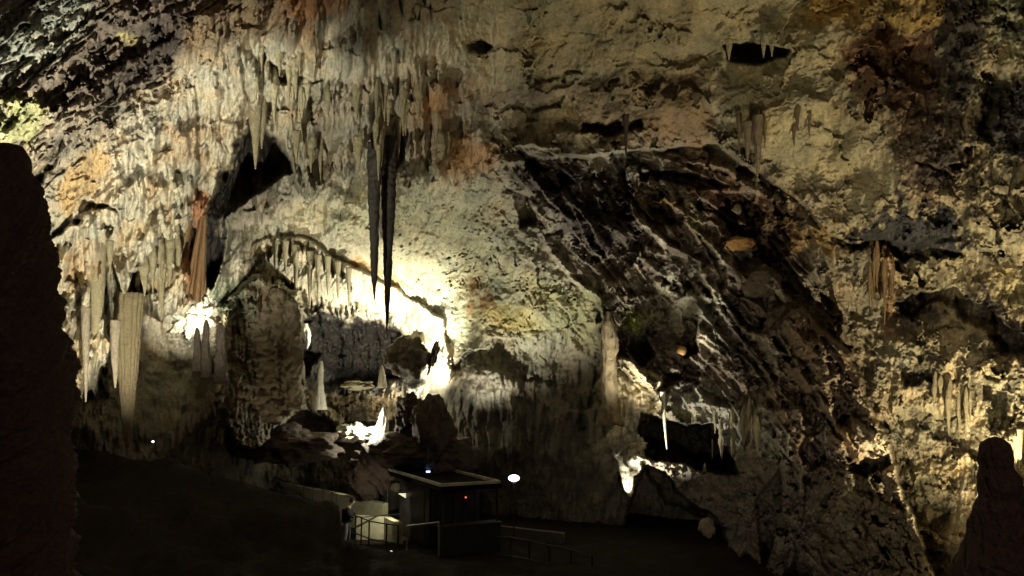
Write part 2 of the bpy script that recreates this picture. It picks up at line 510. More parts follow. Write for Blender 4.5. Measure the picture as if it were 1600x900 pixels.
R_ = [
    ([(775, 238), (830, 228), (880, 236)], 4, .8), ([(790, 250), (850, 262), (872, 270)], 4, .9),
    ([(830, 330), (850, 370), (885, 420), (930, 470), (960, 520), (1000, 580), (1040, 620)], 6, 1.3),
    ([(880, 300), (905, 345), (925, 390), (960, 420)], 4, 1.0),
    ([(955, 290), (1000, 340), (1040, 380), (1080, 400)], 6, 1.1), ([(1010, 285), (1060, 330), (1110, 380), (1150, 430), (1190, 500)], 6, 1.2),
    ([(960, 300), (985, 330), (1030, 365), (1075, 405), (1120, 425)], 4, .9),
    ([(1080, 400), (1120, 470), (1170, 540), (1210, 600), (1240, 680)], 6, 1.3),
    ([(1060, 440), (1090, 480), (1140, 540), (1190, 590), (1225, 640)], 4, 1.1),
    ([(1130, 450), (1180, 480), (1200, 490)], 3, .8), ([(1150, 470), (1180, 500), (1215, 520)], 4, .8),
    ([(1200, 540), (1230, 620), (1265, 690), (1290, 740)], 4, .9), ([(1240, 560), (1300, 650), (1320, 700)], 4, .8),
    ([(1210, 640), (1240, 700), (1275, 740)], 4, .9), ([(1230, 600), (1255, 660), (1275, 700)], 3, .8),
    ([(1040, 240), (1100, 255), (1150, 275), (1200, 300), (1240, 360)], 6, 1.0),
    ([(1030, 248), (1060, 258), (1090, 270)], 4, .9),
    ([(870, 330), (890, 342), (900, 340)], 3, .8), ([(930, 345), (960, 350), (985, 370)], 4, .7),
    ([(1220, 290), (1280, 380), (1310, 470), (1330, 560)], 6, .9),
    ([(1020, 590), (1080, 600), (1110, 630), (1160, 640)], 6, 1.1), ([(1000, 560), (1060, 580), (1120, 600)], 5, .9),
    ([(1050, 470), (1090, 460), (1120, 470)], 6, .9),
    ([(330, 440), (350, 410), (390, 380)], 5, .6), ([(150, 60), (60, 130), (0, 170)], 10, .8), ([(330, 20), (240, 70), (160, 140), (90, 210)], 10, .8),
    ([(1365, 395), (1378, 470), (1385, 520)], 7, .5), ([(1392, 395), (1390, 470), (1388, 520)], 6, .5),
]
for pts, wd, h in R_:
    stroke(pts, wd, h * .8)
# stones stuck in the dark wall
for (x, y, rx, ry, h) in [(1345, 690, 48, 34, 1.2), (1155, 382, 26, 12, .8), (1152, 328, 8, 8, .6), (1190, 440, 30, 26, .8), (1230, 520, 34, 40, .8),
                          (1065, 600, 16, 12, .7), (1065, 548, 9, 6, .5), (1105, 824, 13, 13, .9), (1090, 622, 26, 16, .6), (680, 640, 18, 30, .8),
                          (650, 690, 30, 20, .8), (480, 690, 30, 20, .8), (1280, 600, 36, 50, .7), (965, 690, 14, 18, 1.0), (985, 715, 14, 16, .8),
                          (410, 500, 28, 34, .8), (440, 560, 26, 30, .8), (395, 590, 24, 40, .7), (455, 480, 14, 24, .8), (640, 545, 26, 26, 1.2)]:
    s = window([(x - rx, y - ry), (x + rx, y + ry)], 20)
    r = np.hypot((U[s] + WU[s] * .6 - x) / rx, (V[s] + WV[s] * .6 - y) / ry)
    H[s] += h * np.sqrt(np.maximum(0, 1 - r * r))

D = BASE - H * (BASE / 32.0)
D = np.clip(D, 6.5, 60)

# ------------------------------------------------------------------ stone colour (albedo) of the sheet, with some shade painted in
C = np.empty(U.shape + (3,), np.float32)
C[:] = (0.39, 0.355, 0.265)


def paint(m, rgb, k=1.0):
    m = np.clip(m * k, 0, 1)[..., None]
    C[:] = C * (1 - m) + np.array(rgb, np.float32) * m


al_, ac_ = al, ac
n1 = fbm(U / 60, V / 60, 5, 61, .6); n2 = fbm(U / 24, V / 24, 4, 62, .6); n3 = fbm(U / 9, V / 11, 3, 63, .6)
streak = fbm(U / 7, V / 70, 4, 64, .6)
paint(W_pit, (.36, .345, .225))
paint(W_ceil, (.36, .32, .20))
paint(W_diag, (.24, .20, .145), .8)
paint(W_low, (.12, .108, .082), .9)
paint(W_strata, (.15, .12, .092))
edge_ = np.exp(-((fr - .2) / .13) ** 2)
paint(W_strata * sm(edge_ * .5 + .7 * fbm(al_ / 130, ac_ / 22, 4, 94) + .35 * n2, .2, .65), (.36, .33, .26), .85)  # pale crust on ledge edges, with their highlights painted in
paint(W_right, (.37, .32, .20), .9)
paint(sm(n1, .2, .55) * W_drip, (.27, .19, .09), .4)
paint(sm(streak, .15, .5) * (W_drip + W_flow + .6 * W_right), (.22, .14, .08), .45)
ZONES = [  # polygon, colour, strength, softness, breakup
    ([(-60, -60), (190, -60), (140, 60), (90, 100), (0, 130), (-60, 140)], (.36, .37, .30), .9, 14, .3),
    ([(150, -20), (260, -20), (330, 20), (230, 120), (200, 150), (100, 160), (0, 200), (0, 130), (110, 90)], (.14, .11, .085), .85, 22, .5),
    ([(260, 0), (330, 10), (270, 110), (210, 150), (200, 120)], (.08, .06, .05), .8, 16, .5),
    ([(0, 150), (80, 150), (60, 225), (0, 225)], (.33, .33, .14), .8, 14, .3),
    ([(180, 55), (210, 52), (218, 68), (190, 70)], (.42, .36, .16), .9, 6, .2),
    ([(450, -60), (550, -60), (530, 20), (480, 50), (440, 30)], (.36, .17, .06), .9, 18, .4),
    ([(330, -20), (450, -20), (440, 50), (330, 80), (280, 100)], (.26, .17, .08), .7, 20, .5),
    ([(95, 270), (150, 230), (175, 250), (150, 290), (110, 330), (80, 330)], (.30, .20, .085), .9, 12, .4),
    ([(255, 190), (325, 180), (335, 250), (270, 250)], (.28, .18, .09), .7, 14, .6),
    ([(110, 390), (150, 380), (150, 440), (105, 450)], (.34, .21, .10), .6, 14, .5),
    ([(295, 300), (320, 300), (322, 465), (285, 470)], (.28, .12, .05), .9, 8, .2),
    ([(620, 120), (740, 120), (730, 250), (640, 250), (600, 180)], (.20, .14, .08), .7, 25, .5),
    ([(650, 140), (710, 140), (705, 200), (655, 190)], (.24, .12, .05), .7, 14, .4),
    ([(700, 215), (780, 215), (770, 270), (690, 275)], (.26, .15, .07), .8, 14, .5),
    ([(480, 130), (640, 130), (650, 290), (480, 300), (450, 210)], (.19, .165, .12), .75, 24, .5),  # curtain columns painted darker where they hang in shadow
    ([(730, 125), (860, 120), (900, 160), (860, 175), (730, 185)], (.12, .095, .07), .9, 24, .8),  # brown roof stone, with the shading of its hollows painted in
    ([(860, 120), (1110, 100), (1120, 220), (960, 225), (900, 190)], (.16, .12, .075), .85, 26, .8),
    ([(700, -60), (1080, -60), (1100, 100), (860, 120), (720, 120)], (.25, .22, .14), .6, 40, .8),
    ([(1000, 175), (1110, 170), (1125, 225), (1010, 225)], (.18, .125, .075), .8, 14, .4),
    ([(905, 188), (960, 180), (1005, 185), (1000, 202), (950, 208)], (.06, .045, .035), .9, 6, .5),  # roof hollow darkened inside, painted shade
    ([(1258, -60), (1490, -60), (1480, 40), (1440, 60), (1330, 40), (1270, 30)], (.40, .27, .09), .9, 12, .3),
    ([(1325, 50), (1460, 50), (1470, 110), (1410, 170), (1350, 150), (1325, 80)], (.20, .105, .06), .9, 12, .5),
    ([(1340, 130), (1480, 120), (1500, 320), (1420, 310), (1390, 210)], (.17, .11, .07), .75, 22, .8),
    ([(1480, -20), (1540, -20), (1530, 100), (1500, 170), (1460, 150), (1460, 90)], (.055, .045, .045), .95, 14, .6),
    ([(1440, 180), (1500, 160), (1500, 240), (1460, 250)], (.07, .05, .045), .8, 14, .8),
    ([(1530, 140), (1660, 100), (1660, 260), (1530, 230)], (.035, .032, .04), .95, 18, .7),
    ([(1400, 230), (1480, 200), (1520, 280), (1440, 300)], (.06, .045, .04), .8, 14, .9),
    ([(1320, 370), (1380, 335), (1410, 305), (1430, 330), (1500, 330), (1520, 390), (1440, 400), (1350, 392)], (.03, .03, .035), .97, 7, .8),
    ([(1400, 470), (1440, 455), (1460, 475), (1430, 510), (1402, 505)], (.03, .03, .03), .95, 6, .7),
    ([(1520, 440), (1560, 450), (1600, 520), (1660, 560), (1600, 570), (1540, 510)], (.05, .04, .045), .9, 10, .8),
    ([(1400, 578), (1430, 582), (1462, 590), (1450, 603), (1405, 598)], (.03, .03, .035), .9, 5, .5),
    ([(1362, 388), (1400, 390), (1395, 470), (1392, 520), (1380, 520), (1372, 440)], (.30, .17, .07), .8, 8, .3),
    ([(1545, 420), (1600, 430), (1600, 490), (1570, 480)], (.44, .37, .20), .8, 10, .2),
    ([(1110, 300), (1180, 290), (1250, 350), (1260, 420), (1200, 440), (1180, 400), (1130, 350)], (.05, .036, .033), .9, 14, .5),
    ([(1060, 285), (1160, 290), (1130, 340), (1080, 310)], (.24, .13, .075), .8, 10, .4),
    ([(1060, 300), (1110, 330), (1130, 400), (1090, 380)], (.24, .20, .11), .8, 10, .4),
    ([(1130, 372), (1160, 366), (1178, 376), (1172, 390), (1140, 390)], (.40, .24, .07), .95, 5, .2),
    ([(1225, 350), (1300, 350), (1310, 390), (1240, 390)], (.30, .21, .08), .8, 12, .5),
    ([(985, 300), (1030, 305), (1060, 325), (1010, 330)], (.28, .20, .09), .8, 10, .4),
    ([(790, 300), (840, 300), (870, 360), (930, 400), (1020, 380), (960, 310), (900, 250), (820, 250)], (.05, .04, .036), .85, 14, .6),  # dark rock below the ceiling lip, the lip's shade included in the colour
    ([(975, 480), (1020, 470), (1025, 500), (1000, 525), (975, 515)], (.22, .27, .06), .95, 9, .3),
    ([(1050, 645), (1110, 655), (1105, 668), (1060, 666)], (.30, .32, .09), .8, 8, .3),
    ([(1050, 540), (1075, 535), (1080, 555), (1058, 560)], (.34, .18, .09), .8, 5, .3),
    ([(1010, 575), (1200, 640), (1230, 710), (1165, 710), (1110, 660), (1010, 640)], (.36, .345, .28), .85, 18, .5),
    ([(1000, 712), (1150, 742), (1250, 720), (1260, 900), (1100, 900), (1040, 790)], (.15, .13, .10), .9, 14, .5),
    ([(1000, 440), (1120, 440), (1130, 520), (1010, 520)], (.33, .31, .22), .6, 20, .7),
    ([(740, 460), (840, 490), (845, 515), (800, 520), (735, 500)], (.30, .24, .07), .8, 12, .3),
    ([(735, 450), (765, 455), (770, 490), (735, 485)], (.22, .12, .05), .8, 8, .7),
    ([(830, 440), (920, 440), (945, 500), (930, 530), (850, 520)], (.30, .29, .15), .8, 16, .4),
    ([(940, 530), (1035, 590), (1035, 660), (940, 650)], (.33, .28, .17), .8, 8, .4),
    ([(1300, 660), (1345, 655), (1350, 725), (1310, 715)], (.26, .18, .10), .9, 8, .3),
    ([(1200, 480), (1330, 500), (1360, 660), (1240, 640)], (.12, .085, .055), .8, 20, .4),
    ([(1280, 740), (1400, 720), (1460, 900), (1280, 900)], (.14, .115, .07), .8, 20, .5),
    ([(370, 440), (470, 450), (480, 560), (470, 640), (380, 640), (345, 540)], (.27, .22, .145), .9, 12, .3),
    ([(400, 440), (470, 460), (470, 500), (440, 510)], (.28, .28, .13), .6, 12, .5),
    ([(330, 440), (380, 440), (380, 500), (340, 500)], (.20, .24, .16), .8, 14, .4),
    ([(400, 350), (500, 350), (700, 470), (710, 600), (690, 600), (600, 500), (400, 450)], (.46, .42, .30), .9, 12, .2),
    ([(540, 400), (590, 415), (640, 450), (625, 450), (560, 418)], (.36, .22, .07), .7, 5, .4),
    ([(500, 605), (620, 600), (650, 620), (610, 660), (520, 665)], (.15, .115, .065), .9, 10, .3),
    ([(388, 185), (402, 212), (420, 205), (440, 232), (450, 258), (420, 284), (390, 300), (358, 336), (338, 400), (326, 462), (300, 468), (306, 400), (320, 330), (345, 270), (370, 222)], (.035, .03, .028), .95, 5, .2),  # cleft interior: its darkness is shade painted into the colour
    ([(380, 300), (460, 250), (480, 300), (400, 350), (345, 420)], (.20, .175, .135), .7, 16, .5),  # painted cast shadow of the left curtain on the wall behind
    ([(1530, -60), (1700, -60), (1700, 110), (1600, 90), (1550, 60)], (.33, .33, .22), .9, 14, .6),
    ([(478, 482), (560, 500), (630, 517), (664, 545), (650, 605), (460, 605), (440, 540)], (.03, .026, .022), .97, 7, .5),  # back of the alcove, unlit look painted as dark colour
    ([(1000, 655), (1120, 665), (1152, 745), (1060, 722), (998, 700)], (.04, .035, .03), .9, 6, .3),  # inside of the right recess, shade painted in
    ([(1040, 240), (1130, 250), (1200, 300), (1260, 380), (1200, 380), (1100, 320)], (.20, .13, .08), .7, 14, .6),
]
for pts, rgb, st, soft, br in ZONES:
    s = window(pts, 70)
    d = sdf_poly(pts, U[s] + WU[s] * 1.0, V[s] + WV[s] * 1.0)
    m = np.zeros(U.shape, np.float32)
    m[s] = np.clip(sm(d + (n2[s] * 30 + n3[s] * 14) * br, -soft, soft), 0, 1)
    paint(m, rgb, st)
# mineral crust: mottling and small dark growths, then painted pit shade
C *= (1 + .24 * n2 + .16 * n3 + .2 * n1)[..., None]
dark = sm(n3 + .5 * fine * .3 + .45 * n2, .4, .55) * (1 - .55 * W_ceil)
C *= (1 - .3 * dark * (1 - .3 * W_right))[..., None]
blot = sm(fbm(U / 45, V / 38, 5, 66, .6) + .15 * (U > 0), .18, .42) * W_right
C *= (1 - .55 * blot)[..., None]
C *= (1 - .5 * sm(.2 - g1, 0, .12) * pitm * (W_pit + .5 * W_right))[..., None]  # pits painted darker in place of their own shade
gr = (n1 * .09)[..., None] * C.mean(-1, keepdims=True) * np.array([1, .0, -.6], np.float32)
C += gr
np.clip(C, .012, .62, out=C)


# ------------------------------------------------------------------ materials
def new_mat(name):
    m = bpy.data.materials.new(name)
    m.use_nodes = True
    nt = m.node_tree
    b = nt.nodes['Principled BSDF']
    return m, nt, b


def rock_mat(name, rgb=None, scale=1.6, bump=.06, rough=.72, var=.35, spec=.35):
    m, nt, b = new_mat(name)
    N = nt.nodes.new; L = nt.links.new
    geo = N('ShaderNodeNewGeometry')
    n = N('ShaderNodeTexNoise'); n.inputs['Scale'].default_value = scale; n.inputs['Detail'].default_value = 9; n.inputs['Roughness'].default_value = .62
    L(geo.outputs['Position'], n.inputs['Vector'])
    n2_ = N('ShaderNodeTexNoise'); n2_.inputs['Scale'].default_value = scale * 6; n2_.inputs['Detail'].default_value = 7; n2_.inputs['Roughness'].default_value = .7
    L(geo.outputs['Position'], n2_.inputs['Vector'])
    if rgb is None:
        at = N('ShaderNodeAttribute'); at.attribute_name = 'stone'; src = at.outputs['Color']
    else:
        c = N('ShaderNodeRGB'); c.outputs[0].default_value = (*rgb, 1); src = c.outputs[0]
    mr = N('ShaderNodeMapRange'); mr.inputs['From Min'].default_value = .3; mr.inputs['From Max'].default_value = .7
    mr.inputs['To Min'].default_value = 1 - var; mr.inputs['To Max'].default_value = 1 + var
    L(n2_.outputs['Fac'], mr.inputs['Value'])
    mx = N('ShaderNodeVectorMath'); mx.operation = 'SCALE'
    L(src, mx.inputs[0]); L(mr.outputs[0], mx.inputs['Scale'])
    L(mx.outputs[0], b.inputs['Base Color'])
    rr = N('ShaderNodeMapRange'); rr.inputs['From Min'].default_value = .35; rr.inputs['From Max'].default_value = .65
    rr.inputs['To Min'].default_value = rough - .3; rr.inputs['To Max'].default_value = rough + .2
    L(n.outputs['Fac'], rr.inputs['Value']); L(rr.outputs[0], b.inputs['Roughness'])
    b.inputs['Specular IOR Level'].default_value = spec
    bp = N('ShaderNodeBump'); bp.inputs['Strength'].default_value = 1; bp.inputs['Distance'].default_value = bump
    ad = N('ShaderNodeMath'); ad.operation = 'ADD'
    L(n.outputs['Fac'], ad.inputs[0]); L(n2_.outputs['Fac'], ad.inputs[1])
    L(ad.outputs[0], bp.inputs['Height']); L(bp.outputs[0], b.inputs['Normal'])
    return m


def flat_mat(name, rgb, rough=.6, metal=0, emit=None, estr=0):
    m, nt, b = new_mat(name)
    N = nt.nodes.new; L = nt.links.new
    geo = N('ShaderNodeNewGeometry')
    n = N('ShaderNodeTexNoise'); n.inputs['Scale'].default_value = 2.2; n.inputs['Detail'].default_value = 8; n.inputs['Roughness'].default_value = .65
    L(geo.outputs['Position'], n.inputs['Vector'])
    mr = N('ShaderNodeMapRange'); mr.inputs['From Min'].default_value = .3; mr.inputs['From Max'].default_value = .7
    mr.inputs['To Min'].default_value = .6; mr.inputs['To Max'].default_value = 1.25
    L(n.outputs['Fac'], mr.inputs['Value'])
    mx = N('ShaderNodeVectorMath'); mx.operation = 'SCALE'; mx.inputs[0].default_value = rgb
    L(mr.outputs[0], mx.inputs['Scale']); L(mx.outputs[0], b.inputs['Base Color'])
    b.inputs['Roughness'].default_value = rough
    b.inputs['Metallic'].default_value = metal
    if emit:
        b.inputs['Emission Color'].default_value = (*emit, 1)
        b.inputs['Emission Strength'].default_value = estr
    return m


M_CAVE = rock_mat('cave_stone')
M_PALE = rock_mat('pale_flowstone', (.38, .34, .22), 2.5, .04, .5)
M_WHITE = rock_mat('white_calcite', (.62, .60, .48), 3, .03, .45)
M_GREY = rock_mat('grey_dripstone', (.19, .155, .11), 2.5, .05, .6)
M_ORANGE = rock_mat('rusty_flowstone', (.15, .085, .038), 2.5, .04, .5)
M_DARK = rock_mat('dark_dripstone', (.055, .038, .034), 2.2, .06, .75)
M_SHADE = rock_mat('brown_stone', (.09, .068, .052), 1.2, .09, .8)
M_GROUND = rock_mat('clay_ground', (.022, .017, .014), .9, .1, 1.0, .3, .08)
M_CREAM = rock_mat('cream_dripstone', (.25, .215, .13), 3.5, .06, .6, .45)
M_CREAM2 = rock_mat('ribbed_dripstone', (.16, .125, .07), 3.5, .06, .6, .45)
M_OCHRE2 = rock_mat('ochre_flowstone', (.17, .11, .055), 3, .05, .6)
M_LONG = rock_mat('shadowed_dripstone', (.032, .027, .022), 3, .05, .7, .4)  # long pair: unlit darkness put into the base colour
M_KNOB = rock_mat('knobbly_brown_stone', (.27, .215, .14), 3, .07, .65, .5)
M_FORE = rock_mat('foreground_dripstone', (.13, .085, .075), 2.5, .05, .8, .5)
M_RUST = rock_mat('rusty_stone', (.075, .05, .038), 2.0, .08, .7)
M_OCHRE = rock_mat('ochre_stone', (.38, .22, .07), 2.5, .05, .7)
M_BOOTH = flat_mat('painted_boards', (.012, .011, .011), .5)
M_ROOF = flat_mat('roofing_felt', (.008, .008, .009), .9)
M_ROOF.node_tree.nodes['Principled BSDF'].inputs['Specular IOR Level'].default_value = .05
M_RIM = flat_mat('pale_metal_edge', (.55, .53, .45), .4)
M_BLACK = flat_mat('black_panel', (.015, .015, .018), .5)
M_PANEL = flat_mat('brown_shutter', (.045, .035, .03), .6)
M_PANEL2 = flat_mat('pale_board', (.45, .43, .38), .6)
M_IRON = flat_mat('dark_iron', (.03, .028, .026), .45, .3)
M_STEEL = flat_mat('grey_steel', (.30, .30, .28), .4, .4)
M_CONC = flat_mat('pale_concrete', (.42, .39, .26), .8)
M_CONC2 = flat_mat('dim_concrete', (.08, .07, .055), .8)
M_SKIN = flat_mat('skin', (.26, .16, .11), .6)
M_CLOTH = flat_mat('dark_cloth', (.006, .006, .007), .9)
M_JEANS = flat_mat('faded_denim', (.10, .105, .12), .9)
M_LAMP = flat_mat('lamp_glass', (.8, .8, .85), .3, 0, (.88, .92, 1.0), 6)
M_DIMLAMP = flat_mat('small_lamp_glass', (.8, .8, .7), .3, 0, (1, .95, .8), .8)
M_BLUEGLINT = flat_mat('bluish_glint', (.5, .55, .9), .3, 0, (.55, .65, 1.0), 2.5)  # emission imitates a reflection
M_RED = flat_mat('red_indicator', (.5, .05, .03), .3, 0, (1, .12, .06), 2)

# ------------------------------------------------------------------ build the sheet as three adjoining structures
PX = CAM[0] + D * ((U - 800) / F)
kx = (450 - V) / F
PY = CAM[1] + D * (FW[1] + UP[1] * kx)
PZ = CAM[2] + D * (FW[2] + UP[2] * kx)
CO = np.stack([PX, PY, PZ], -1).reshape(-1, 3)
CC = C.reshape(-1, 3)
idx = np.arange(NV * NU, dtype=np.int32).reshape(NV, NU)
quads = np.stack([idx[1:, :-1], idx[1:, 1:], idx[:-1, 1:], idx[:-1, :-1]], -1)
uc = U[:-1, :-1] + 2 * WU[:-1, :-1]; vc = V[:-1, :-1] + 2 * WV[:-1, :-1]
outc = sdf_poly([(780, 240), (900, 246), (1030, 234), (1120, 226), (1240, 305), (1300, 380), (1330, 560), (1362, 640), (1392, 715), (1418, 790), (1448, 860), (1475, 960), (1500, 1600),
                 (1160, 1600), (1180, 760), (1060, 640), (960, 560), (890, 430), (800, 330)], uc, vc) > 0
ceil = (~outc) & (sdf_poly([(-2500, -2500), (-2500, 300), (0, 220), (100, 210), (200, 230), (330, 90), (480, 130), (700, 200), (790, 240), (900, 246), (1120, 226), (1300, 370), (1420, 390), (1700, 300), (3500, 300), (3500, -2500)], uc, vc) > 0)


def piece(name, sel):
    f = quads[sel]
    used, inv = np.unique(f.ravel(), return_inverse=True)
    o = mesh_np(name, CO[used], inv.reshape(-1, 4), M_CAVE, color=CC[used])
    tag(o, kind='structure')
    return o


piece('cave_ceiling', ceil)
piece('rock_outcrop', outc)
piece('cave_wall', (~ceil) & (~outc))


def wall_d(u, v):
    i = int(np.clip(np.searchsorted(ua, u), 0, NU - 1)); j = int(np.clip(np.searchsorted(va, v), 0, NV - 1))
    return float(D[j, i])


# ------------------------------------------------------------------ floor of the hall and the dark slope in front
gx = np.linspace(-45, 45, 260); gy = np.linspace(9, 60, 200)
XX, YY = np.meshgrid(gx, gy)
flat = np.clip(np.maximum(np.abs(XX + 3) - 9, np.abs(YY - 31) - 6) / 6, 0, 1)
ZZ = -.02 + flat * (.9 * fbm(XX / 5, YY / 5, 4, 71) + .35 + .1 * np.clip(np.abs(XX) - 9, 0, 20)) + .03 * gn(XX * 1.3, YY * 1.3, 72)
co = np.stack([XX, YY, ZZ], -1).reshape(-1, 3)
ii = np.arange(co.shape[0], dtype=np.int32).reshape(XX.shape)
fl = np.stack([ii[:-1, :-1], ii[:-1, 1:], ii[1:, 1:], ii[1:, :-1]], -1).reshape(-1, 4)
tag(mesh_np('cave_floor', co, fl, M_GROUND), kind='structure')

edge = np.array([(-700, 640), (0, 690), (150, 704), (260, 728), (380, 752), (426, 768), (520, 794), (531, 800), (534, 846), (556, 850), (585, 857), (639, 866), (774, 883), (870, 893), (1000, 905), (1200, 925), (1500, 960), (2300, 1000)], float)
uu = np.arange(-700, 2300, 5.0)
ev = np.interp(uu, edge[:, 0], edge[:, 1]) + 1.5 * gn(uu / 14, uu * 0 + .3, 75)
rows = []
for k, (t, dd) in enumerate([(3.5, 30), (1.0, 27.2), (.25, 25.9)]):
    pass
TT = np.concatenate([np.linspace(-1.4, 0, 16)[:-1], np.linspace(0, 1, 60)])
co = []
for t in TT:
    for a, b in zip(uu, ev):
        d0 = 26.0 - 5 * (a < 0) * 0
        if t <= 0:      # far side, falling away behind the crest
            p = P(a, b, 26.0)
            co.append((p.x * (1 - t * .12), p.y - t * 3.2, p.z - 1.9 * t * t - .6 * abs(t)))
        else:
            dpt = 26.0 * (1 - t) + 6.5 * t
            bump_ = 0.35 * float(t) * math.sin(a * .011 + t * 5)
            co.append(tuple(P(a, b + t * (1350 - b), dpt) + Vector((0, 0, bump_))))
co = np.array(co)
nz = fbm(co[:, 0] / 2.5, co[:, 1] / 2.5, 5, 77, .55)
tt_ = np.repeat(TT, len(uu))
co[:, 2] += np.where(np.abs(tt_) < .02, 0.03, .45) * nz * np.clip(np.abs(tt_) * 8, 0, 1)
ii = np.arange(len(co), dtype=np.int32).reshape(len(TT), len(uu))
fl = np.stack([ii[1:, :-1], ii[1:, 1:], ii[:-1, 1:], ii[:-1, :-1]], -1).reshape(-1, 4)
tag(mesh_np('clay_slope', co, fl, M_GROUND), kind='structure')


# ------------------------------------------------------------------ dripstone builders
def lathe(name, u, profile, d, mat, parent=None, seed=0, rough=.12, flute=0, nflute=9, segs=40, rings=None, lean=0, bulge=0, pb=18, af=1.5):
    """profile: list of (v, half width px, centre offset px) from one end to the other"""
    pr = np.array([(p[0], p[1], p[2] if len(p) > 2 else 0) for p in profile], float)
    n = rings or max(16, int(abs(pr[-1, 0] - pr[0, 0]) / 2.2))
    vv = np.linspace(pr[0, 0], pr[-1, 0], n)
    o_ = np.argsort(pr[:, 0])
    hw = np.interp(vv, pr[o_, 0], pr[o_, 1]); off = np.interp(vv, pr[o_, 0], pr[o_, 2])
    r = hw * d / F
    aa = np.linspace(0, 2 * np.pi, segs, endpoint=False)
    A2, I2 = np.meshgrid(aa, np.arange(n))
    rad = r[I2]
    yv = vv[I2]
    nzz = fbm(np.cos(A2) * af + seed, yv / pb + np.sin(A2) * af, 5 if af > 2 else 4, seed % 17 + 80, .55)
    k = 1 + rough * 2.2 * nzz
    if bulge:
        sb = yv / bulge + .5 * gn(A2 * 0 + seed, yv / 30, 3) + .3 * np.sin(A2 + seed)
        sb = sb + 1.3 * gn(yv / 34, A2 * 0 + seed * 1.7, 13)
        k = k + .11 * (np.abs(np.sin(sb * np.pi)) - .5) + .22 * gn(yv / 26, A2 * 0 + seed, 12)
    if flute:
        k = k + flute * np.abs(np.sin(A2 * nflute / 2 + .6 * gn(A2 * 0 + seed, yv / 40, 5)))
    rr = rad * k
    cen = np.array([P(u + off[i], vv[i], d) for i in range(n)])
    cx = cen[I2][..., 0] + rr * np.cos(A2); cy = cen[I2][..., 1] + rr * np.sin(A2); cz = cen[I2][..., 2]
    base = cen[0 if vv[0] < vv[-1] else 0]
    co = np.stack([cx, cy, cz], -1).reshape(-1, 3)
    i = np.arange(n * segs, dtype=np.int32).reshape(n, segs)
    j = np.roll(i, -1, 1)
    f = np.stack([i[:-1], i[1:], j[1:], j[:-1]], -1).reshape(-1, 4)
    # caps as fans of quads collapsed to a centre vertex
    nb = len(co)
    co = np.vstack([co, cen[0], cen[-1]])
    cap1 = np.stack([i[0], j[0], np.full(segs, nb), np.full(segs, nb)], -1)[:, :3]
    cap2 = np.stack([j[-1], i[-1], np.full(segs, nb + 1)], -1)
    me = bpy.data.meshes.new(name)
    fl_ = [tuple(x) for x in f.tolist()] + [tuple(x) for x in cap1.tolist()] + [tuple(x) for x in cap2.tolist()]
    org = Vector(cen[0]) if parent is None else Vector((0, 0, 0))
    me.from_pydata([tuple(c - np.array(org)) for c in co], [], fl_)
    me.polygons.foreach_set('use_smooth', [True] * len(me.polygons))
    me.materials.append(mat)
    o = bpy.data.objects.new(name, me)
    COL.objects.link(o)
    o.location = org
    if parent: o.parent = parent
    return o


# foreground silhouettes
o = lathe('stalagmite', -30, [(224, 3, 45), (229, 20, 45), (240, 36, 34), (270, 50, 22), (290, 62, 14), (335, 88, 2), (380, 98), (450, 100), (490, 106), (560, 116), (640, 122, 2), (760, 126), (900, 122), (1200, 150)], 11, M_FORE, seed=3, rough=.085, segs=200, rings=500, pb=34, af=3.2)
tag(o, 'huge dark unlit stalagmite column along the left edge, nearest to the viewer', 'stalagmite')
o = lathe('stalagmite', 1557, [(682, 2, -2), (686, 12, -2), (694, 21, -2), (715, 25, -3), (730, 23, 0), (745, 29, 3), (765, 30, 4), (778, 25, 0), (795, 32, -1), (840, 38, -2), (870, 50, -4), (900, 62, -3), (1000, 85)], 11.5, M_FORE, seed=9, rough=.07, segs=120, rings=300, pb=22, af=3)
tag(o, 'dark stalagmite shaped like a head and shoulders at the lower right corner', 'stalagmite')
o = lathe('stalagmite', 1625, [(740, 2, 0), (752, 16, 0), (780, 32), (850, 45), (950, 70), (1050, 80)], 12.5, M_DARK, seed=14, rough=.06, segs=60, rings=120, pb=20)
tag(o, 'dark blunt stalagmite cut off by the right edge, behind the head-shaped one', 'stalagmite')

# long dark pair hanging in front of the bright alcove
def stal(u, prof, d, mat, label, seed, cat='stalactite', group=None, **k):
    nm = k.pop('name', cat.replace(' ', '_'))
    o = lathe(nm, u, prof, d, mat, seed=seed, **k)
    return tag(o, label, cat, group)


stal(585, [(225, 14, 4), (262, 12, 2), (275, 10, 0), (300, 9.5, -1), (350, 7.5), (400, 6), (440, 4.2, 0), (447, 2.4, 0), (468, .8, 0)], wall_d(586, 235) - .1, M_LONG, 'dark tapering stalactite left of the longest one, tip over the bright alcove', 21, rough=.07, bulge=13)
stal(606, [(215, 12, 2), (255, 11, 2), (300, 11, 1), (340, 9.5, 1), (390, 7.5, 0), (430, 6), (470, 3.6, -1), (500, 2.2, -1), (517, .8, -2)], wall_d(606, 235) - .25, M_LONG, 'longest dark stalactite, hanging down in front of the floodlit alcove', 22, rough=.07, bulge=13)
stal(596, [(240, 9), (280, 7), (320, 5), (355, 3.5), (372, 1.5)], 31.2, M_GREY, 'short thin grey stalactite between the two long dark ones', 23, rough=.08, bulge=11)
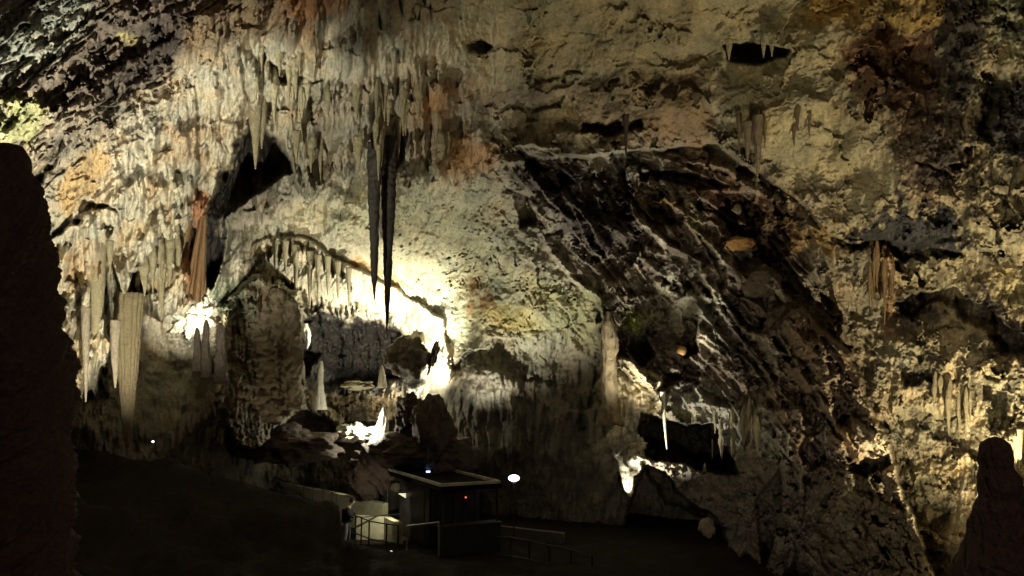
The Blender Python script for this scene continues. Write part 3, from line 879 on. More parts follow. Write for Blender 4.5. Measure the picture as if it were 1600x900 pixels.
# left wall
stal(152, [(340, 9, 3), (380, 12, 2), (430, 11, 1), (480, 9, 0), (530, 6.5, -2), (560, 3.5, -4), (578, 1, -6)], 24.3, M_CREAM, 'smooth pale stalactite with a thick top, left of the ribbed column', 24, rough=.04)
stal(172, [(376, 6), (395, 4.5), (410, 2.5), (428, .8)], 22.5, M_CREAM, 'small white icicle stalactite beside the smooth pale one', 25, rough=.05)
stal(201, [(458, 19, 2), (466, 20, 1), (500, 18, 0), (560, 14.5, -1), (600, 11.5, -1), (640, 8.5, -2), (680, 6, -2), (700, 2, -2)], 25, M_CREAM2, 'ribbed pale column with a flat broken top narrowing down into the dark', 26, cat='column', name='dripstone_column', rough=.05, flute=.14, nflute=16, segs=90)
stal(134, [(480, 7), (540, 5), (590, 3), (628, 1)], 22.8, M_GREY, 'slender dim stalactite hanging lowest beside the left dark column', 27, rough=.08)
stal(180, [(500, 8), (560, 5.5), (590, 3), (606, 1)], 23, M_GREY, 'short grey stalactite tucked behind the ribbed column', 28, rough=.08)
stal(400, [(150, 12, 0), (190, 10, 0), (215, 6, 0), (240, 4, 0), (264, .8, -1)], 23.5, M_CREAM, 'pale double-tipped stalactite before the black hollow of the left wall', 29, rough=.08, flute=.1, nflute=5)
stal(409, [(150, 9, 0), (190, 7, 0), (210, 4, 0), (232, .8, 0)], 23.6, M_CREAM, 'shorter pale spike grown against the double-tipped stalactite', 30, rough=.08)
stal(463, [(205, 8), (225, 5), (240, 3), (256, .8)], 24.5, M_CREAM, 'single pale stalactite right of the black hollow in the left wall', 31, rough=.08)
# draperies: tall thin folded sheets
def drapery(u0, v0, u1, v1, ub0, ub1, vb, d, mat, label, seed):
    n, m = 26, 50
    co = []
    for j in range(m + 1):
        t = j / m
        for i in range(n + 1):
            s = i / n
            a = (u0 * (1 - s) + u1 * s) * (1 - t) + (ub0 * (1 - s) + ub1 * s) * t
            b = v0 * (1 - t) + (vb + 14 * math.sin(s * 9 + seed) * .5) * t
            dd = d + .10 * math.sin(s * 11 + t * 2.5 + seed) + .04 * math.sin(s * 23 + seed * 2)
            co.append(tuple(P(a, b, dd)))
    f = [(j * (n + 1) + i, (j + 1) * (n + 1) + i, (j + 1) * (n + 1) + i + 1, j * (n + 1) + i + 1) for j in range(m) for i in range(n)]
    me = bpy.data.meshes.new('drapery')
    org = P((u0 + u1) / 2, v0, d)
    me.from_pydata([tuple(Vector(c) - org) for c in co], [], f)
    me.polygons.foreach_set('use_smooth', [True] * len(me.polygons))
    me.materials.append(mat)
    o = bpy.data.objects.new('drapery', me); COL.objects.link(o); o.location = org
    md = o.modifiers.new('thick', 'SOLIDIFY'); md.thickness = .09; md.offset = 0
    return tag(o, label, 'drapery')


drapery(314, 335, 322, 335, 288, 321, 466, 25.5, M_ORANGE, 'rust orange stone drapery widening downward, above the glowing grotto', 2)
drapery(296, 330, 302, 325, 268, 280, 440, 25.2, M_ORANGE, 'narrow brown stone drapery left of the rust orange one', 4)

# teeth of the arch over the alcove
teeth = [(484, 405, 482, 4.5, 'longest white icicle under the alcove arch, second from the left end'), (462, 395, 470, 4, 'white icicle at the left end of the alcove arch'),
         (497, 410, 470, 3.6, 'white icicle right of the longest one under the alcove arch'), (512, 412, 462, 3.6, 'short white icicle in the middle of the alcove arch fringe'),
         (446, 388, 428, 3.4, 'stubby white icicle near the crest of the alcove arch'), (430, 384, 424, 3.4, 'stubby icicle left of the crest of the alcove arch'),
         (528, 420, 470, 3.2, 'thin white icicle third from the bright end of the arch fringe'), (545, 430, 480, 3, 'thin white icicle at the bright end of the arch fringe')]
for k, (a, v0, v1, r, lb) in enumerate(teeth):
    stal(a, [(v0 - 12, r * 1.6), (v0 + 10, r), ((v0 + v1) / 2 + 8, r * .6), (v1, .6)], wall_d(a, v0 - 14) - .4, M_PALE, lb, 40 + k, group='icicles under the alcove arch', rough=.06)

def curtain(n, u0, u1, v0, v1, l0, l1, r0, r1, mat, label, group, seed, out=.06):
    rr_ = random.Random(seed)
    for k in range(n):
        a = rr_.uniform(u0, u1); b = rr_.uniform(v0, v1); L_ = rr_.uniform(l0, l1); r = rr_.uniform(r0, r1)
        dd = min(wall_d(a, b), wall_d(a, b + L_ * .25)) - out
        stal(a, [(b - L_ * .5, .4), (b - L_ * .3, r * .9), (b, r * 1.3, 0), (b + L_ * .3, r * .85, rr_.uniform(-1, 1)), (b + L_ * .7, r * .45, rr_.uniform(-1, 1)), (b + L_, .5, 0)],
             dd, mat, label, 200 + seed * 40 + k, group=group, rough=.12, bulge=rr_.choice([0, 8, 11]), segs=22, pb=12)


curtain(24, 470, 700, 110, 235, 28, 80, 3, 7.5, M_CREAM, 'one of the many slim stalactites in the dense curtain above the long dark pair', 'curtain of stalactites above the long dark pair', 1)
curtain(14, 395, 480, 60, 160, 25, 60, 3, 6, M_PALE, 'one of the small pale stalactites crowded above the black hollow of the left wall', 'stalactites above the black hollow', 2)
curtain(12, 225, 285, 370, 430, 40, 80, 3, 6.5, M_CREAM, 'one of the parallel stalactites between the ribbed column and the orange drapery', 'stalactites left of the orange drapery', 3)
curtain(9, 1145, 1265, 170, 205, 25, 60, 2, 4.5, M_CREAM2, 'one of the thin grey-green stalactites on the yellow roof above the dark outcrop', 'roof stalactites above the dark outcrop', 4)
curtain(7, 1352, 1400, 392, 440, 40, 90, 1.8, 3.6, M_OCHRE2, 'one of the ochre flowstone ribs below the black ledge on the right wall', 'ochre ribs on the right wall', 5, .1)
curtain(10, 1415, 1520, 590, 640, 25, 60, 2, 4, M_CREAM, 'one of the short straw stalactites on the yellow-lit right wall', 'straws on the right wall', 6, .1)
curtain(6, 960, 1130, 632, 660, 8, 18, 1.2, 2.4, M_CREAM2, 'one of the short teeth along the upper lip of the black recess', 'teeth of the black recess', 7, .1)
curtain(12, 1110, 1190, 640, 690, 25, 60, 2, 4.5, M_CREAM, 'one of the fine ribs of flowstone right of the black recess', 'flowstone ribs right of the recess', 8, .05)

gd = wall_d(308, 500)
# stalagmites in the alcove
stal(500, [(564, 2.5, 2), (572, 5, 1), (590, 5, 0), (610, 6, -1), (622, 9, -1), (640, 12, 0)], 36.2, M_WHITE, 'tall white spiral-ringed stalagmite standing left in the alcove', 60, cat='stalagmite', rough=.08, bulge=5)
stal(597, [(570, 1), (580, 4), (596, 6), (606, 8)], 36.6, M_PALE, 'small forked pale stalagmite on the ledge at the back of the alcove', 61, cat='stalagmite', rough=.12, bulge=6)
stal(631, [(597, 1.5), (603, 3.2), (615, 3.5), (623, 3), (634, 5)], 35.5, M_WHITE, 'short white rounded stalagmite right of the alcove ledge', 62, cat='stalagmite', rough=.08, bulge=7)
stal(597, [(634, 1, 3), (645, 5, 2), (660, 8, 1), (676, 11, -1), (688, 17, -4), (700, 22, -6)], 35.4, M_WHITE, 'dazzling white cone stalagmite in front of the low floodlight', 63, cat='stalagmite', rough=.12, bulge=6)
stal(473, [(562, 1), (572, 3), (590, 3.5), (606, 6)], 35.2, M_PALE, 'thin knobbly stalagmite beside the brown column cluster', 64, cat='stalagmite', rough=.15, bulge=5)
stal(478, [(505, 6, -4), (522, 7, 0), (534, 4, 3), (545, 1, 2)], 35.0, M_WHITE, 'bright forked calcite knob hanging beside the brown column cluster', 65, cat='stalactite', rough=.15, bulge=8)
# brown cluster of stubby columns on the left of the alcove
clus = [(408, 432, 660, 17, 'bumpy brown column, tallest of the cluster left of the alcove'), (432, 450, 650, 15, 'bumpy brown column, middle of the cluster left of the alcove'),
        (455, 466, 640, 12, 'bumpy greenish column at the alcove side of the cluster'), (382, 470, 650, 13, 'dim bumpy column at the dark side of the cluster'),
        (345, 505, 600, 7, 'short dim stalagmite between the grotto and the column cluster'), (322, 500, 590, 5, 'pointed dark stalagmite in front of the glowing grotto'),
        (308, 512, 580, 5, 'smaller pointed dark stalagmite left in front of the glowing grotto')]
for k, (a, v0, v1, r, lb) in enumerate(clus):
    stal(a, [(v0, r * .3), (v0 + 8, r * .75), (v0 + 30, r), ((v0 + v1) / 2, r * 1.1), (v1, r * 1.5)], 28.6 if r < 8 else 32.6 + .3 * (k % 2), M_SHADE if r < 8 else M_KNOB, lb, 70 + k, cat='stalagmite', rough=.2, bulge=11 if r > 8 else 0, pb=11, af=2.2)
# right side
stal(1038, [(612, 4, -3), (640, 3, -1), (670, 2.2, 1), (690, 1.4, 3), (702, .6, 4)], 31.2, M_WHITE, 'thin white icicle hanging over the black recess at the right', 80, rough=.06)
stal(1113, [(686, 1.4), (700, 1), (716, .5)], 32.5, M_PALE, 'hair-thin stalactite deep inside the black recess', 81, rough=.05, segs=14)
stal(1101, [(723, .6), (729, 2.4), (737, 3.4)], 31.6, M_PALE, 'tiny pale stalagmite on the sill of the black recess', 82, cat='stalagmite', rough=.1)
stal(982, [(712, 10, -3), (725, 11, -3), (740, 10, -2), (755, 8, 0), (768, 5, 2), (776, 2, 3)], 31.6, M_WHITE, 'brilliant white flowstone knob lit by its own lamp below the pillar', 83, cat='flowstone', name='calcite_cone', rough=.12, bulge=12)
stal(953, [(486, 2, -3), (505, 9, -2), (530, 12, 0), (560, 9, 1), (590, 10, -1), (625, 10, 0), (650, 15, 1), (664, 20, 2)], 32.1, M_CREAM2, 'plain tan column joining roof and ledge right of the dark fluted wall', 84, cat='column', name='dripstone_column', rough=.16, flute=.12, nflute=7, af=2)
stal(925, [(640, 7), (665, 4.5), (685, 4), (694, 6)], 33.2, M_GREY, 'dim grey column stub left of the bright flowstone pillar', 85, cat='column', name='dripstone_column', rough=.1)
stal(1139, [(62, 6), (76, 4), (88, 2), (94, .6)], 26.2, M_PALE, 'left fang in the small dark slot high in the roof', 86, rough=.08)
stal(1193, [(60, 5), (75, 3), (84, 1.6), (90, .6)], 26.2, M_PALE, 'middle fang in the small dark slot high in the roof', 87, rough=.08)
stal(1206, [(60, 5), (75, 3), (82, 1.4), (88, .6)], 26.2, M_PALE, 'right fang in the small dark slot high in the roof', 88, rough=.08)
stal(978, [(180, 6), (205, 2.6), (228, 2), (242, .8)], 28.2, M_DARK, 'thin dark stalactite hanging from the roof hollow to the lip', 89, rough=.08)
stal(1168, [(190, 7), (215, 5), (240, 3), (252, .8)], 26.5, M_GREY, 'blunt grey-green stalactite on the yellow roof, left of the long drip line', 90, rough=.08)
stal(1184, [(180, 8), (220, 6), (255, 4), (275, 1)], 26.4, M_GREY, 'longer grey-green stalactite reaching the edge of the dark outcrop', 91, rough=.08)
for k, (a, v0, v1, r, lb) in enumerate([(1553, 690, 760, 4, 'yellow straw stalactite left of the head-shaped silhouette top'), (1588, 690, 770, 3.4, 'yellow straw stalactite right behind the head-shaped silhouette'),
                                        (1594, 680, 750, 3, 'yellow straw stalactite touching the right edge')]):
    stal(a, [(v0 - 10, r * 1.7), (v0 + 15, r), ((v0 + v1) / 2, r * .8), (v1, .6)], wall_d(a, v0) - .4, M_PALE, lb, 95 + k, rough=.06)

#OBJECTS
# ------------------------------------------------------------------ loose rocks
from mathutils import noise as mnoise


def boulder(u, v, rx, ry, d, mat, label, seed=0, sub=5, amp=.28, name='boulder', depth=1.0, cat='boulder', tilt=0, freq=1.6, ribs=0):
    import bmesh
    bm = bmesh.new()
    bmesh.ops.create_icosphere(bm, subdivisions=sub, radius=1)
    sx = rx * d / F; sz = ry * d / F; sy = max(sx, sz) * depth * .8
    for p in bm.verts:
        n = p.co.normalized()
        q = n * freq + Vector((seed * 3.1, seed * 1.7, 0))
        h = 1 + amp * (mnoise.fractal(q, 1.0, 2.1, 6) * .9 - .25 * abs(mnoise.noise(q * 2.3)))
        f = mnoise.noise(q * 5) * .06 + mnoise.noise(q * 11) * .03
        if ribs:
            f += ribs * (abs(math.sin((n.x * .75 + n.z * .9 + .3 * mnoise.noise(q)) * 7)) - .5)
        a, b, c = n.x * (h + f) * sx, n.y * (h + f) * sy, n.z * (h + f) * sz
        ct, st = math.cos(tilt), math.sin(tilt)
        p.co = Vector((a * ct - c * st, b, a * st + c * ct))
    me = bpy.data.meshes.new(name)
    bm.to_mesh(me); bm.free()
    me.polygons.foreach_set('use_smooth', [True] * len(me.polygons))
    me.materials.append(mat)
    o = bpy.data.objects.new(name, me); COL.objects.link(o)
    o.location = P(u, v, d)
    return tag(o, label, cat)


boulder(676, 672, 30, 52, 33.4, M_SHADE, 'tall dark boulder that hides the alcove floodlight', 1, amp=.4)
boulder(636, 560, 33, 30, 34.9, M_GREY, 'rounded grey boulder hanging in the glare under the alcove roof', 2, amp=.4)
boulder(640, 650, 22, 34, 34.6, M_SHADE, 'brown rock leaning between the cone stalagmite and the tall boulder', 21, amp=.5, freq=2.4)
boulder(678, 556, 5, 20, 35.2, M_SHADE, 'slim dark rock finger standing up against the glare', 13, amp=.8, tilt=-.3, freq=2.6)
boulder(705, 715, 40, 30, 33.6, M_SHADE, 'dark rock heap right of the tall boulder behind the booth', 19, amp=.5)
boulder(430, 690, 60, 34, 34.8, M_SHADE, 'black rounded rock at the foot of the bumpy column cluster', 20, amp=.45)
boulder(640, 705, 60, 26, 34.2, M_SHADE, 'broad dark boulder right behind the ticket booth', 3, amp=.4)
boulder(470, 700, 62, 26, 34.5, M_SHADE, 'long low brown boulder left below the white flowstone', 4, amp=.35)
boulder(580, 738, 32, 36, 34.0, M_RUST, 'rusty brown boulder with slanting pale ribs left of the booth', 5, amp=.35, ribs=.3)
boulder(1346, 694, 46, 38, 26.0, M_SHADE, 'big smooth two-tone stone wedged in the wall at the lower right', 6, amp=.22)
boulder(1105, 824, 13, 14, 28.0, M_GREY, 'small light stone at the foot of the right rock shelf', 7, sub=4, amp=.4)
boulder(1156, 380, 22, 10, 28.6, M_OCHRE, 'flat ochre stone stuck in the dark outcrop', 8, sub=4, amp=.3)
boulder(1152, 327, 7, 7, 29.0, M_GREY, 'tiny grey stone in the black hollow of the outcrop', 9, sub=3, amp=.4)
boulder(1065, 548, 8, 7, 31.4, M_OCHRE, 'small orange stone among the pale crust of the outcrop', 10, sub=3, amp=.4)
boulder(1190, 440, 30, 24, 28.8, M_SHADE, 'rounded brown boulder lodged in the middle of the outcrop', 11, amp=.3, tilt=.4)
boulder(1235, 520, 34, 46, 28.0, M_SHADE, 'big brown boulder below the middle of the outcrop', 12, amp=.3, tilt=.3)
boulder(960, 685, 11, 16, 31.2, M_PALE, 'knobbly pale stone on top of the flowstone pillar', 15, sub=4, amp=.5)
boulder(986, 700, 20, 24, 31.9, M_PALE, 'crusty pale boulder above the brilliant white knob', 16, sub=5, amp=.6, freq=2.6)
boulder(300, 500, 26, 24, wall_d(300, 500) - .3, M_WHITE, 'glowing pale flowstone lump in the small grotto below the orange drapery', 41, amp=.7, name='flowstone_mound', cat='flowstone', freq=2.6)
boulder(326, 482, 11, 26, wall_d(326, 482) - .3, M_WHITE, 'brilliant white flowstone tongue at the foot of the orange drapery', 42, amp=.6, name='flowstone_mound', cat='flowstone', freq=2.2)
boulder(555, 676, 30, 13, 35.6, M_WHITE, 'glaring white flowstone mound beside the cone stalagmite', 17, sub=5, amp=.6, name='flowstone_mound', cat='flowstone', freq=3)
boulder(560, 602, 26, 7, 36.8, M_PALE, 'pale ledge stone lit from behind in the middle of the alcove', 18, sub=4, amp=.5)


# ------------------------------------------------------------------ built things
def box_bm(bm, c, sx, sy, sz, rot=0, bev=0.0):
    import bmesh
    g = bmesh.ops.create_cube(bm, size=1)
    vs = g['verts']
    for p in vs:
        x, y, z = p.co.x * sx, p.co.y * sy, p.co.z * sz
        p.co = Vector((x * math.cos(rot) - y * math.sin(rot) + c[0], x * math.sin(rot) + y * math.cos(rot) + c[1], z + c[2]))
    if bev:
        es = list({e for p in vs for e in p.link_edges})
        bmesh.ops.bevel(bm, geom=es, offset=bev, segments=2, affect='EDGES')


def mk(name, bm, mat, parent=None, loc=(0, 0, 0), smooth=False):
    me = bpy.data.meshes.new(name)
    bm.to_mesh(me); bm.free()
    if smooth: me.polygons.foreach_set('use_smooth', [True] * len(me.polygons))
    me.materials.append(mat)
    o = bpy.data.objects.new(name, me); COL.objects.link(o)
    o.location = loc
    if parent: o.parent = parent
    return o


def tube(bm, a, b, r, seg=8):
    import bmesh
    a, b = Vector(a), Vector(b)
    g = bmesh.ops.create_cone(bm, cap_ends=True, segments=seg, radius1=r, radius2=r, depth=(b - a).length)
    m = (b - a).to_track_quat('Z', 'Y').to_matrix()
    for p in g['verts']:
        p.co = m @ p.co + (a + b) / 2


def empty(name, loc, rz=0):
    o = bpy.data.objects.new(name, None); COL.objects.link(o)
    o.location = loc; o.rotation_euler = (0, 0, rz)
    return o


import bmesh
# ticket booth: long axis runs back to the left
BX, BY = Vector((0.894, 0.447, 0)), Vector((-0.447, 0.894, 0))
brz = math.atan2(BX.y, BX.x)
LX, LY, HT = 2.35, 6.4, 2.42
booth = empty('booth', (-2.52, 29.0, 0), brz)        # origin at the front corner
tag(booth, 'dark flat-roofed booth with a pale-edged roof beside the path', 'booth')
bm = bmesh.new(); box_bm(bm, (LX / 2, LY / 2, 1.13), LX - .3, LY - 3.0, 2.2, 0, .02)
mk('cabin', bm, M_BOOTH, booth)
bm = bmesh.new(); box_bm(bm, (LX / 2, LY / 2, HT - .12), LX, LY, .18, 0, .01)
mk('roof', bm, M_ROOF, booth)
bm = bmesh.new()
for c, sx, sy in [((LX / 2, .04, HT + .02), LX, .08), ((LX / 2, LY - .04, HT + .02), LX, .08), ((.04, LY / 2, HT + .021), .08, LY - .17), ((LX - .04, LY / 2, HT + .021), .08, LY - .17)]:
    box_bm(bm, c, sx, sy, .1)
mk('roof_edge', bm, M_RIM, booth)
bm = bmesh.new(); box_bm(bm, (LX / 2, .13, .5), LX - .1, .5, 1.0, 0, .02)
mk('counter', bm, M_BLACK, booth)
bm = bmesh.new(); box_bm(bm, (LX / 2, .13, 1.02), LX + .05, .6, .04, 0, .01)
mk('counter_top', bm, M_BOOTH, booth)
bm = bmesh.new(); box_bm(bm, (LX / 2, 1.53, 1.62), LX - .6, .06, .85, 0, .01)
mk('shutter', bm, M_PANEL, booth)
bm = bmesh.new(); box_bm(bm, (.135, 2.4, 1.0), .03, .85, 1.95, 0, .01)
dr = mk('door', bm, M_PANEL, booth)
bm = bmesh.new(); box_bm(bm, (.1, 2.72, 1.0), .05, .12, .03, 0, .005)
mk('handle', bm, M_STEEL, dr)
bm = bmesh.new()
for kx_ in range(5): box_bm(bm, (.3 + kx_ * .44, 1.49, 1.1), .04, .03, 2.0)
mk('batten', bm, M_PANEL, booth)
for x, y in ((.1, .1), (LX - .1, .1), (.1, LY - .1), (LX - .1, LY - .1)):
    bm = bmesh.new(); tube(bm, (x, y, 0), (x, y, HT - .2), .05)
    mk('post', bm, M_IRON, booth)
bm = bmesh.new(); box_bm(bm, (LX - .75, 1.46, 1.75), .05, .04, .05)
mk('indicator_light', bm, M_RED, booth)
p = P(669, 738, 33.0)
bm = bmesh.new(); box_bm(bm, (0, 0, .03), .16, .12, .06, .3, .01)
o = tag(mk('roof_glint', bm, M_BLUEGLINT, None, (p.x, p.y, HT - .03)), 'tiny bluish reflection on the booth roof, built as a glowing box', 'glint')  # added glowing box stands in for a reflection on the roof
# pale board and round bundle under the left eave
bd = empty('notice_board', P(640, 790, 32.0)); bd.location.z = 0
tag(bd, 'pale wedge-shaped board leaning under the booth roof', 'board')
q = [P(622, 771, 32), P(648, 770, 32), P(648, 785, 32), P(640, 782, 32)]
bm = bmesh.new()
fr_ = [bm.verts.new(Vector((x.x, x.y - .02, x.z)) - bd.location) for x in q]; bk = [bm.verts.new(Vector((x.x, x.y + .02, x.z)) - bd.location) for x in q]
bm.faces.new(fr_); bm.faces.new(bk[::-1])
for i in range(4): bm.faces.new((fr_[i], bk[i], bk[(i + 1) % 4], fr_[(i + 1) % 4]))
mk('panel', bm, M_PANEL2, bd)
bm = bmesh.new()
tube(bm, q[1] - bd.location + Vector((-.02, .05, 0)), Vector((q[1].x - bd.location.x, .05, 0)), .02)
mk('leg', bm, M_IRON, bd)
boulder(618, 762, 9, 7, 34.5, M_GREY, 'small rounded grey rock seen in the gap under the booth roof', 31, sub=3, amp=.15)

# concrete walls along the path
def wall(label, a, b, ztop_a, ztop_b, th, mat, zb=-.1):
    a = Vector(a); b = Vector(b)
    d = (b - a); L = d.length; o = empty('x', (0, 0, 0)); bpy.data.objects.remove(o)
    bm = bmesh.new()
    n = Vector((-d.y, d.x, 0)).normalized() * th
    segs = max(2, int(L / .6)); rows = []
    for i in range(segs + 1):
        t = i / segs; c = d * t; zt = ztop_a + (ztop_b - ztop_a) * t
        rows.append([bm.verts.new(c + Vector((0, 0, zb))), bm.verts.new(c + Vector((0, 0, zt))), bm.verts.new(c + n + Vector((0, 0, zt))), bm.verts.new(c + n + Vector((0, 0, zb)))])
    for r0, r1 in zip(rows, rows[1:]):
        for k in range(4): bm.faces.new((r0[k], r1[k], r1[(k + 1) % 4], r0[(k + 1) % 4]))
    bm.faces.new(rows[0]); bm.faces.new(rows[-1][::-1])
    bmesh.ops.recalc_face_normals(bm, faces=bm.faces)
    return tag(mk('retaining_wall', bm, mat, None, a), label, 'wall')


a = P(400, 745, 38.5); b = P(598, 787, 33.0)
wall('long pale concrete wall sloping down behind the railing and the person', (a.x, a.y, 0), (b.x, b.y, 0), a.z, b.z, .3, M_CONC)
a = P(556, 806, 31.4); m_ = P(600, 808, 31.4); b = P(621, 818, 30.4)
wall('low pale concrete wall in front of the long one, nearest the booth', (a.x, a.y, 0), (m_.x, m_.y, 0), a.z, m_.z, .25, M_CONC)
wall('short stub of pale concrete wall slanting towards the booth corner', (m_.x + .004, m_.y, 0), (b.x, b.y, 0), m_.z, b.z, .25, M_CONC)
a = P(775, 822, 31.5); b = P(880, 834, 30.5)
wall('dim concrete wall right of the booth', (a.x, a.y, 0), (b.x, b.y, 0), a.z, b.z, .3, M_CONC2)


def railing(label, posts, height, midrails=1, r=.025, step_mat=None, extra=None):
    """posts: list of (u, v of the top, d)"""
    mat = step_mat or M_IRON
    tops = [P(*p) for p in posts]
    root = empty('railing', (tops[0].x, tops[0].y, tops[0].z - height))
    tag(root, label, 'railing')
    base = root.location
    for t in tops:
        bm = bmesh.new(); tube(bm, Vector(t) - base - Vector((0, 0, height)), Vector(t) - base + Vector((0, 0, .02)), r * 1.2)
        mk('post', bm, mat, root)
    for k in range(midrails + 1):
        dz = Vector((0, 0, k * height * .52))
        bm = bmesh.new()
        for t0, t1 in zip(tops, tops[1:]): tube(bm, Vector(t0) - base - dz, Vector(t1) - base - dz, r)
        mk('handrail' if k == 0 else 'midrail', bm, mat, root)
    return root


railing('long thin railing with many posts stepping down along the pale wall', [(380, 733, 37.8), (396, 737, 37.4), (412, 741, 37.0), (428, 746, 36.6), (444, 751, 36.2), (459, 756, 35.8), (475, 759, 35.3), (489, 762, 34.9), (505, 766, 34.5), (519, 769, 34.1), (526, 773, 33.9)], 1.05)
railing('short iron railing in front of the brightest pale wall, beside the person', [(556, 806, 30.6), (565, 809, 30.5), (577, 814, 30.4), (604, 819, 30.2), (622, 821, 30.1)], 1.25)
railing('dark handrail running back from the pale wall towards the booth', [(565, 808, 30.9), (600, 805, 31.6), (636, 803, 32.4)], 1.2, 0)
railing('grey barrier rail with one post in front of the booth counter', [(636, 822, 28.6), (686, 816, 28.2)], 1.15, 0, .03, M_STEEL)
railing('dim railing right of the booth, lowest and nearest part of the path', [(775, 838, 28.3), (798, 840, 28.0), (827, 845, 27.7), (858, 852, 27.4), (892, 860, 27.1), (925, 868, 26.8)], 1.2)

# lamp on a post
q = P(803, 747, 31.0)
lamp = empty('path_lamp', (q.x, q.y, 0)); tag(lamp, 'path lamp with a glowing white round head on a thin dark post', 'street lamp')
bm = bmesh.new(); tube(bm, (0, 0, 0), (0, 0, q.z - .12), .025, 10); mk('post', bm, M_IRON, lamp)
bm = bmesh.new()
bmesh.ops.create_uvsphere(bm, u_segments=24, v_segments=12, radius=.2)
for p_ in bm.verts: p_.co = Vector((p_.co.x * 1.08, p_.co.y * 1.0, p_.co.z * .62 + q.z))
mk('lamp_head', bm, M_LAMP, lamp, smooth=True)
bm = bmesh.new(); bmesh.ops.create_cone(bm, cap_ends=True, segments=20, radius1=.1, radius2=.07, depth=.06)
for p_ in bm.verts: p_.co.z += q.z - .14
mk('lamp_collar', bm, M_IRON, lamp)
# small lights in the dark
for (u_, v_, d_, r_, lb) in [(239, 690, 26.6, .035, 'pinprick white marker light in the dark at the left'), (611, 863, 26.8, .06, 'small white marker light at the foot of the short railing')]:
    bm = bmesh.new(); bmesh.ops.create_uvsphere(bm, u_segments=10, v_segments=6, radius=r_)
    tag(mk('marker_light', bm, M_LAMP if r_ < .05 else M_DIMLAMP, None, P(u_, v_, d_), True), lb, 'light')


# ------------------------------------------------------------------ the person at the railing
def skin(name, joints, edges, mat, parent, root_i=0, sub=2):
    me = bpy.data.meshes.new(name)
    me.from_pydata([j[0] for j in joints], edges, [])
    o = bpy.data.objects.new(name, me); COL.objects.link(o); o.parent = parent
    md = o.modifiers.new('skin', 'SKIN')
    for i, j in enumerate(joints):
        r = j[1]; r = (r, r) if not isinstance(r, tuple) else r
        me.skin_vertices[0].data[i].radius = r
        me.skin_vertices[0].data[i].use_root = (i == root_i)
    md.use_smooth_shade = True
    s_ = o.modifiers.new('sub', 'SUBSURF'); s_.levels = sub; s_.render_levels = sub
    me.materials.append(mat)
    return o


pp = P(541, 851, 30.9)
per = empty('person', (pp.x, pp.y, pp.z)); per.rotation_euler = (0, 0, 0)
tag(per, 'person in a dark jacket and faded jeans leaning over the railing, head bowed', 'person')
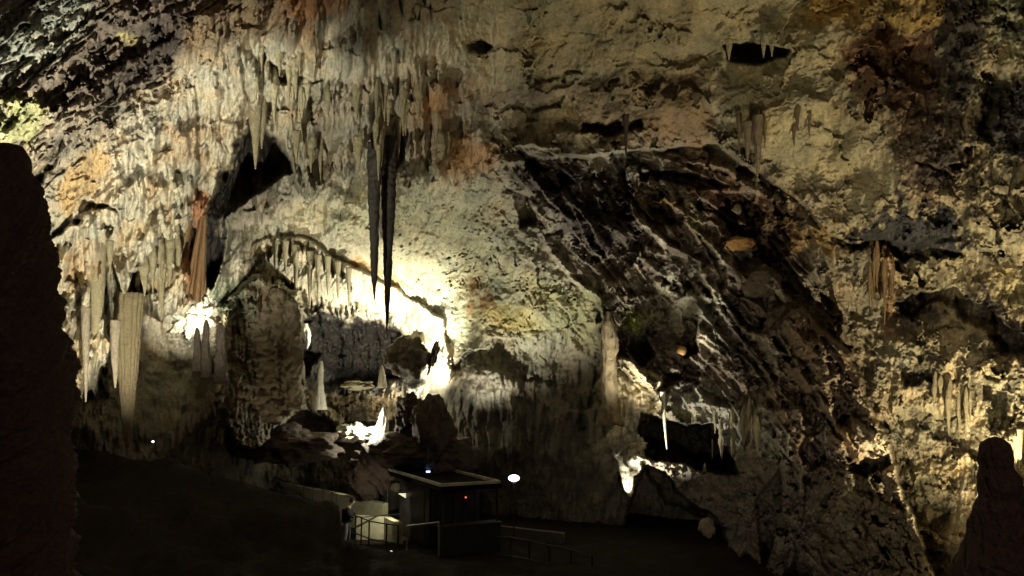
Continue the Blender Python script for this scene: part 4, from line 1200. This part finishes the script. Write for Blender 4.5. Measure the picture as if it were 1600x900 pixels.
# x = to the right of the photo (where the person faces), z = up
J = [((0, 0, .93), .12), ((.02, 0, 1.15), .12), ((.06, 0, 1.36), .12), ((.12, 0, 1.47), .055), ((.17, 0, 1.53), .055),
     ((.21, 0, 1.60), (.085, .075)), ((.25, 0, 1.66), (.075, .07)), ((.295, 0, 1.585), .022)]
E = [(0, 1), (1, 2), (2, 3), (3, 4), (4, 5), (5, 6), (5, 7)]
for sgn in (-1, 1):
    b0 = len(J)
    J += [((.06, .18 * sgn, 1.38), .055), ((.14, .23 * sgn, 1.16), .045), ((.34, .19 * sgn, 1.05), .03), ((.40, .17 * sgn, 1.05), .028), ((.45, .16 * sgn, 1.04), .03)]
    E += [(2, b0), (b0, b0 + 1), (b0 + 1, b0 + 2), (b0 + 2, b0 + 3), (b0 + 3, b0 + 4)]
    for k, (dy, ln) in enumerate([(-.03, .07), (-.01, .08), (.01, .075), (.03, .06)]):
        f0 = len(J)
        J += [((.47, .16 * sgn + dy, 1.045), .009), ((.47 + ln * .6, .16 * sgn + dy * 1.1, 1.035), .008), ((.47 + ln * .8, .16 * sgn + dy * 1.1, 1.0), .007)]
        E += [(b0 + 4, f0), (f0, f0 + 1), (f0 + 1, f0 + 2)]
    t0 = len(J)
    J += [((.44, .16 * sgn - .045 * sgn, 1.03), .010), ((.47, .16 * sgn - .06 * sgn, 1.0), .008)]
    E += [(b0 + 3, t0), (t0, t0 + 1)]
    l0 = len(J)
    J += [((-.01, .1 * sgn, .86), .085), ((.03 + .03 * sgn, .11 * sgn, .48), .055), ((-.02 + .05 * sgn, .11 * sgn, .09), .036), ((.1 + .05 * sgn, .12 * sgn, .035), .03)]
    E += [(0, l0), (l0, l0 + 1), (l0 + 1, l0 + 2), (l0 + 2, l0 + 3)]
skin('body', J, E, M_SKIN, per)
J = [((-.01, 0, .84), (.22, .22)), ((-.02, 0, 1.08), (.23, .22)), ((.0, 0, 1.3), (.21, .22)), ((.08, 0, 1.45), (.12, .12))]
E = [(0, 1), (1, 2), (2, 3)]
for sgn in (-1, 1):
    b0 = len(J)
    J += [((.05, .2 * sgn, 1.36), .11), ((.13, .27 * sgn, 1.15), .09), ((.33, .2 * sgn, 1.055), .06)]
    E += [(2, b0), (b0, b0 + 1), (b0 + 1, b0 + 2)]
skin('jacket', J, E, M_CLOTH, per, 1)
J = [((0, 0, .93), (.14, .16)), ((0, 0, .85), (.13, .15))]; E = [(0, 1)]
for sgn in (-1, 1):
    b0 = len(J)
    J += [((-.01, .1 * sgn, .76), .095), ((.03 + .03 * sgn, .11 * sgn, .48), .09), ((-.02 + .05 * sgn, .11 * sgn, .1), .075)]
    E += [(1, b0), (b0, b0 + 1), (b0 + 1, b0 + 2)]
skin('jeans', J, E, M_JEANS, per)
for sgn in (-1, 1):
    skin('shoe', [((-.05 + .05 * sgn, .11 * sgn, .05), .05), ((.04 + .05 * sgn, .115 * sgn, .045), .045), ((.16 + .05 * sgn, .12 * sgn, .035), .035)], [(0, 1), (1, 2)], M_CLOTH, per)
skin('hair', [((.14, 0, 1.56), (.09, .09)), ((.17, 0, 1.66), (.115, .105)), ((.23, 0, 1.71), (.1, .095)), ((.30, 0, 1.70), (.05, .06))], [(0, 1), (1, 2), (2, 3)], M_CLOTH, per)

rr_ = random.Random(5)
# lamp that lights the pale wall, fixed under the booth eave
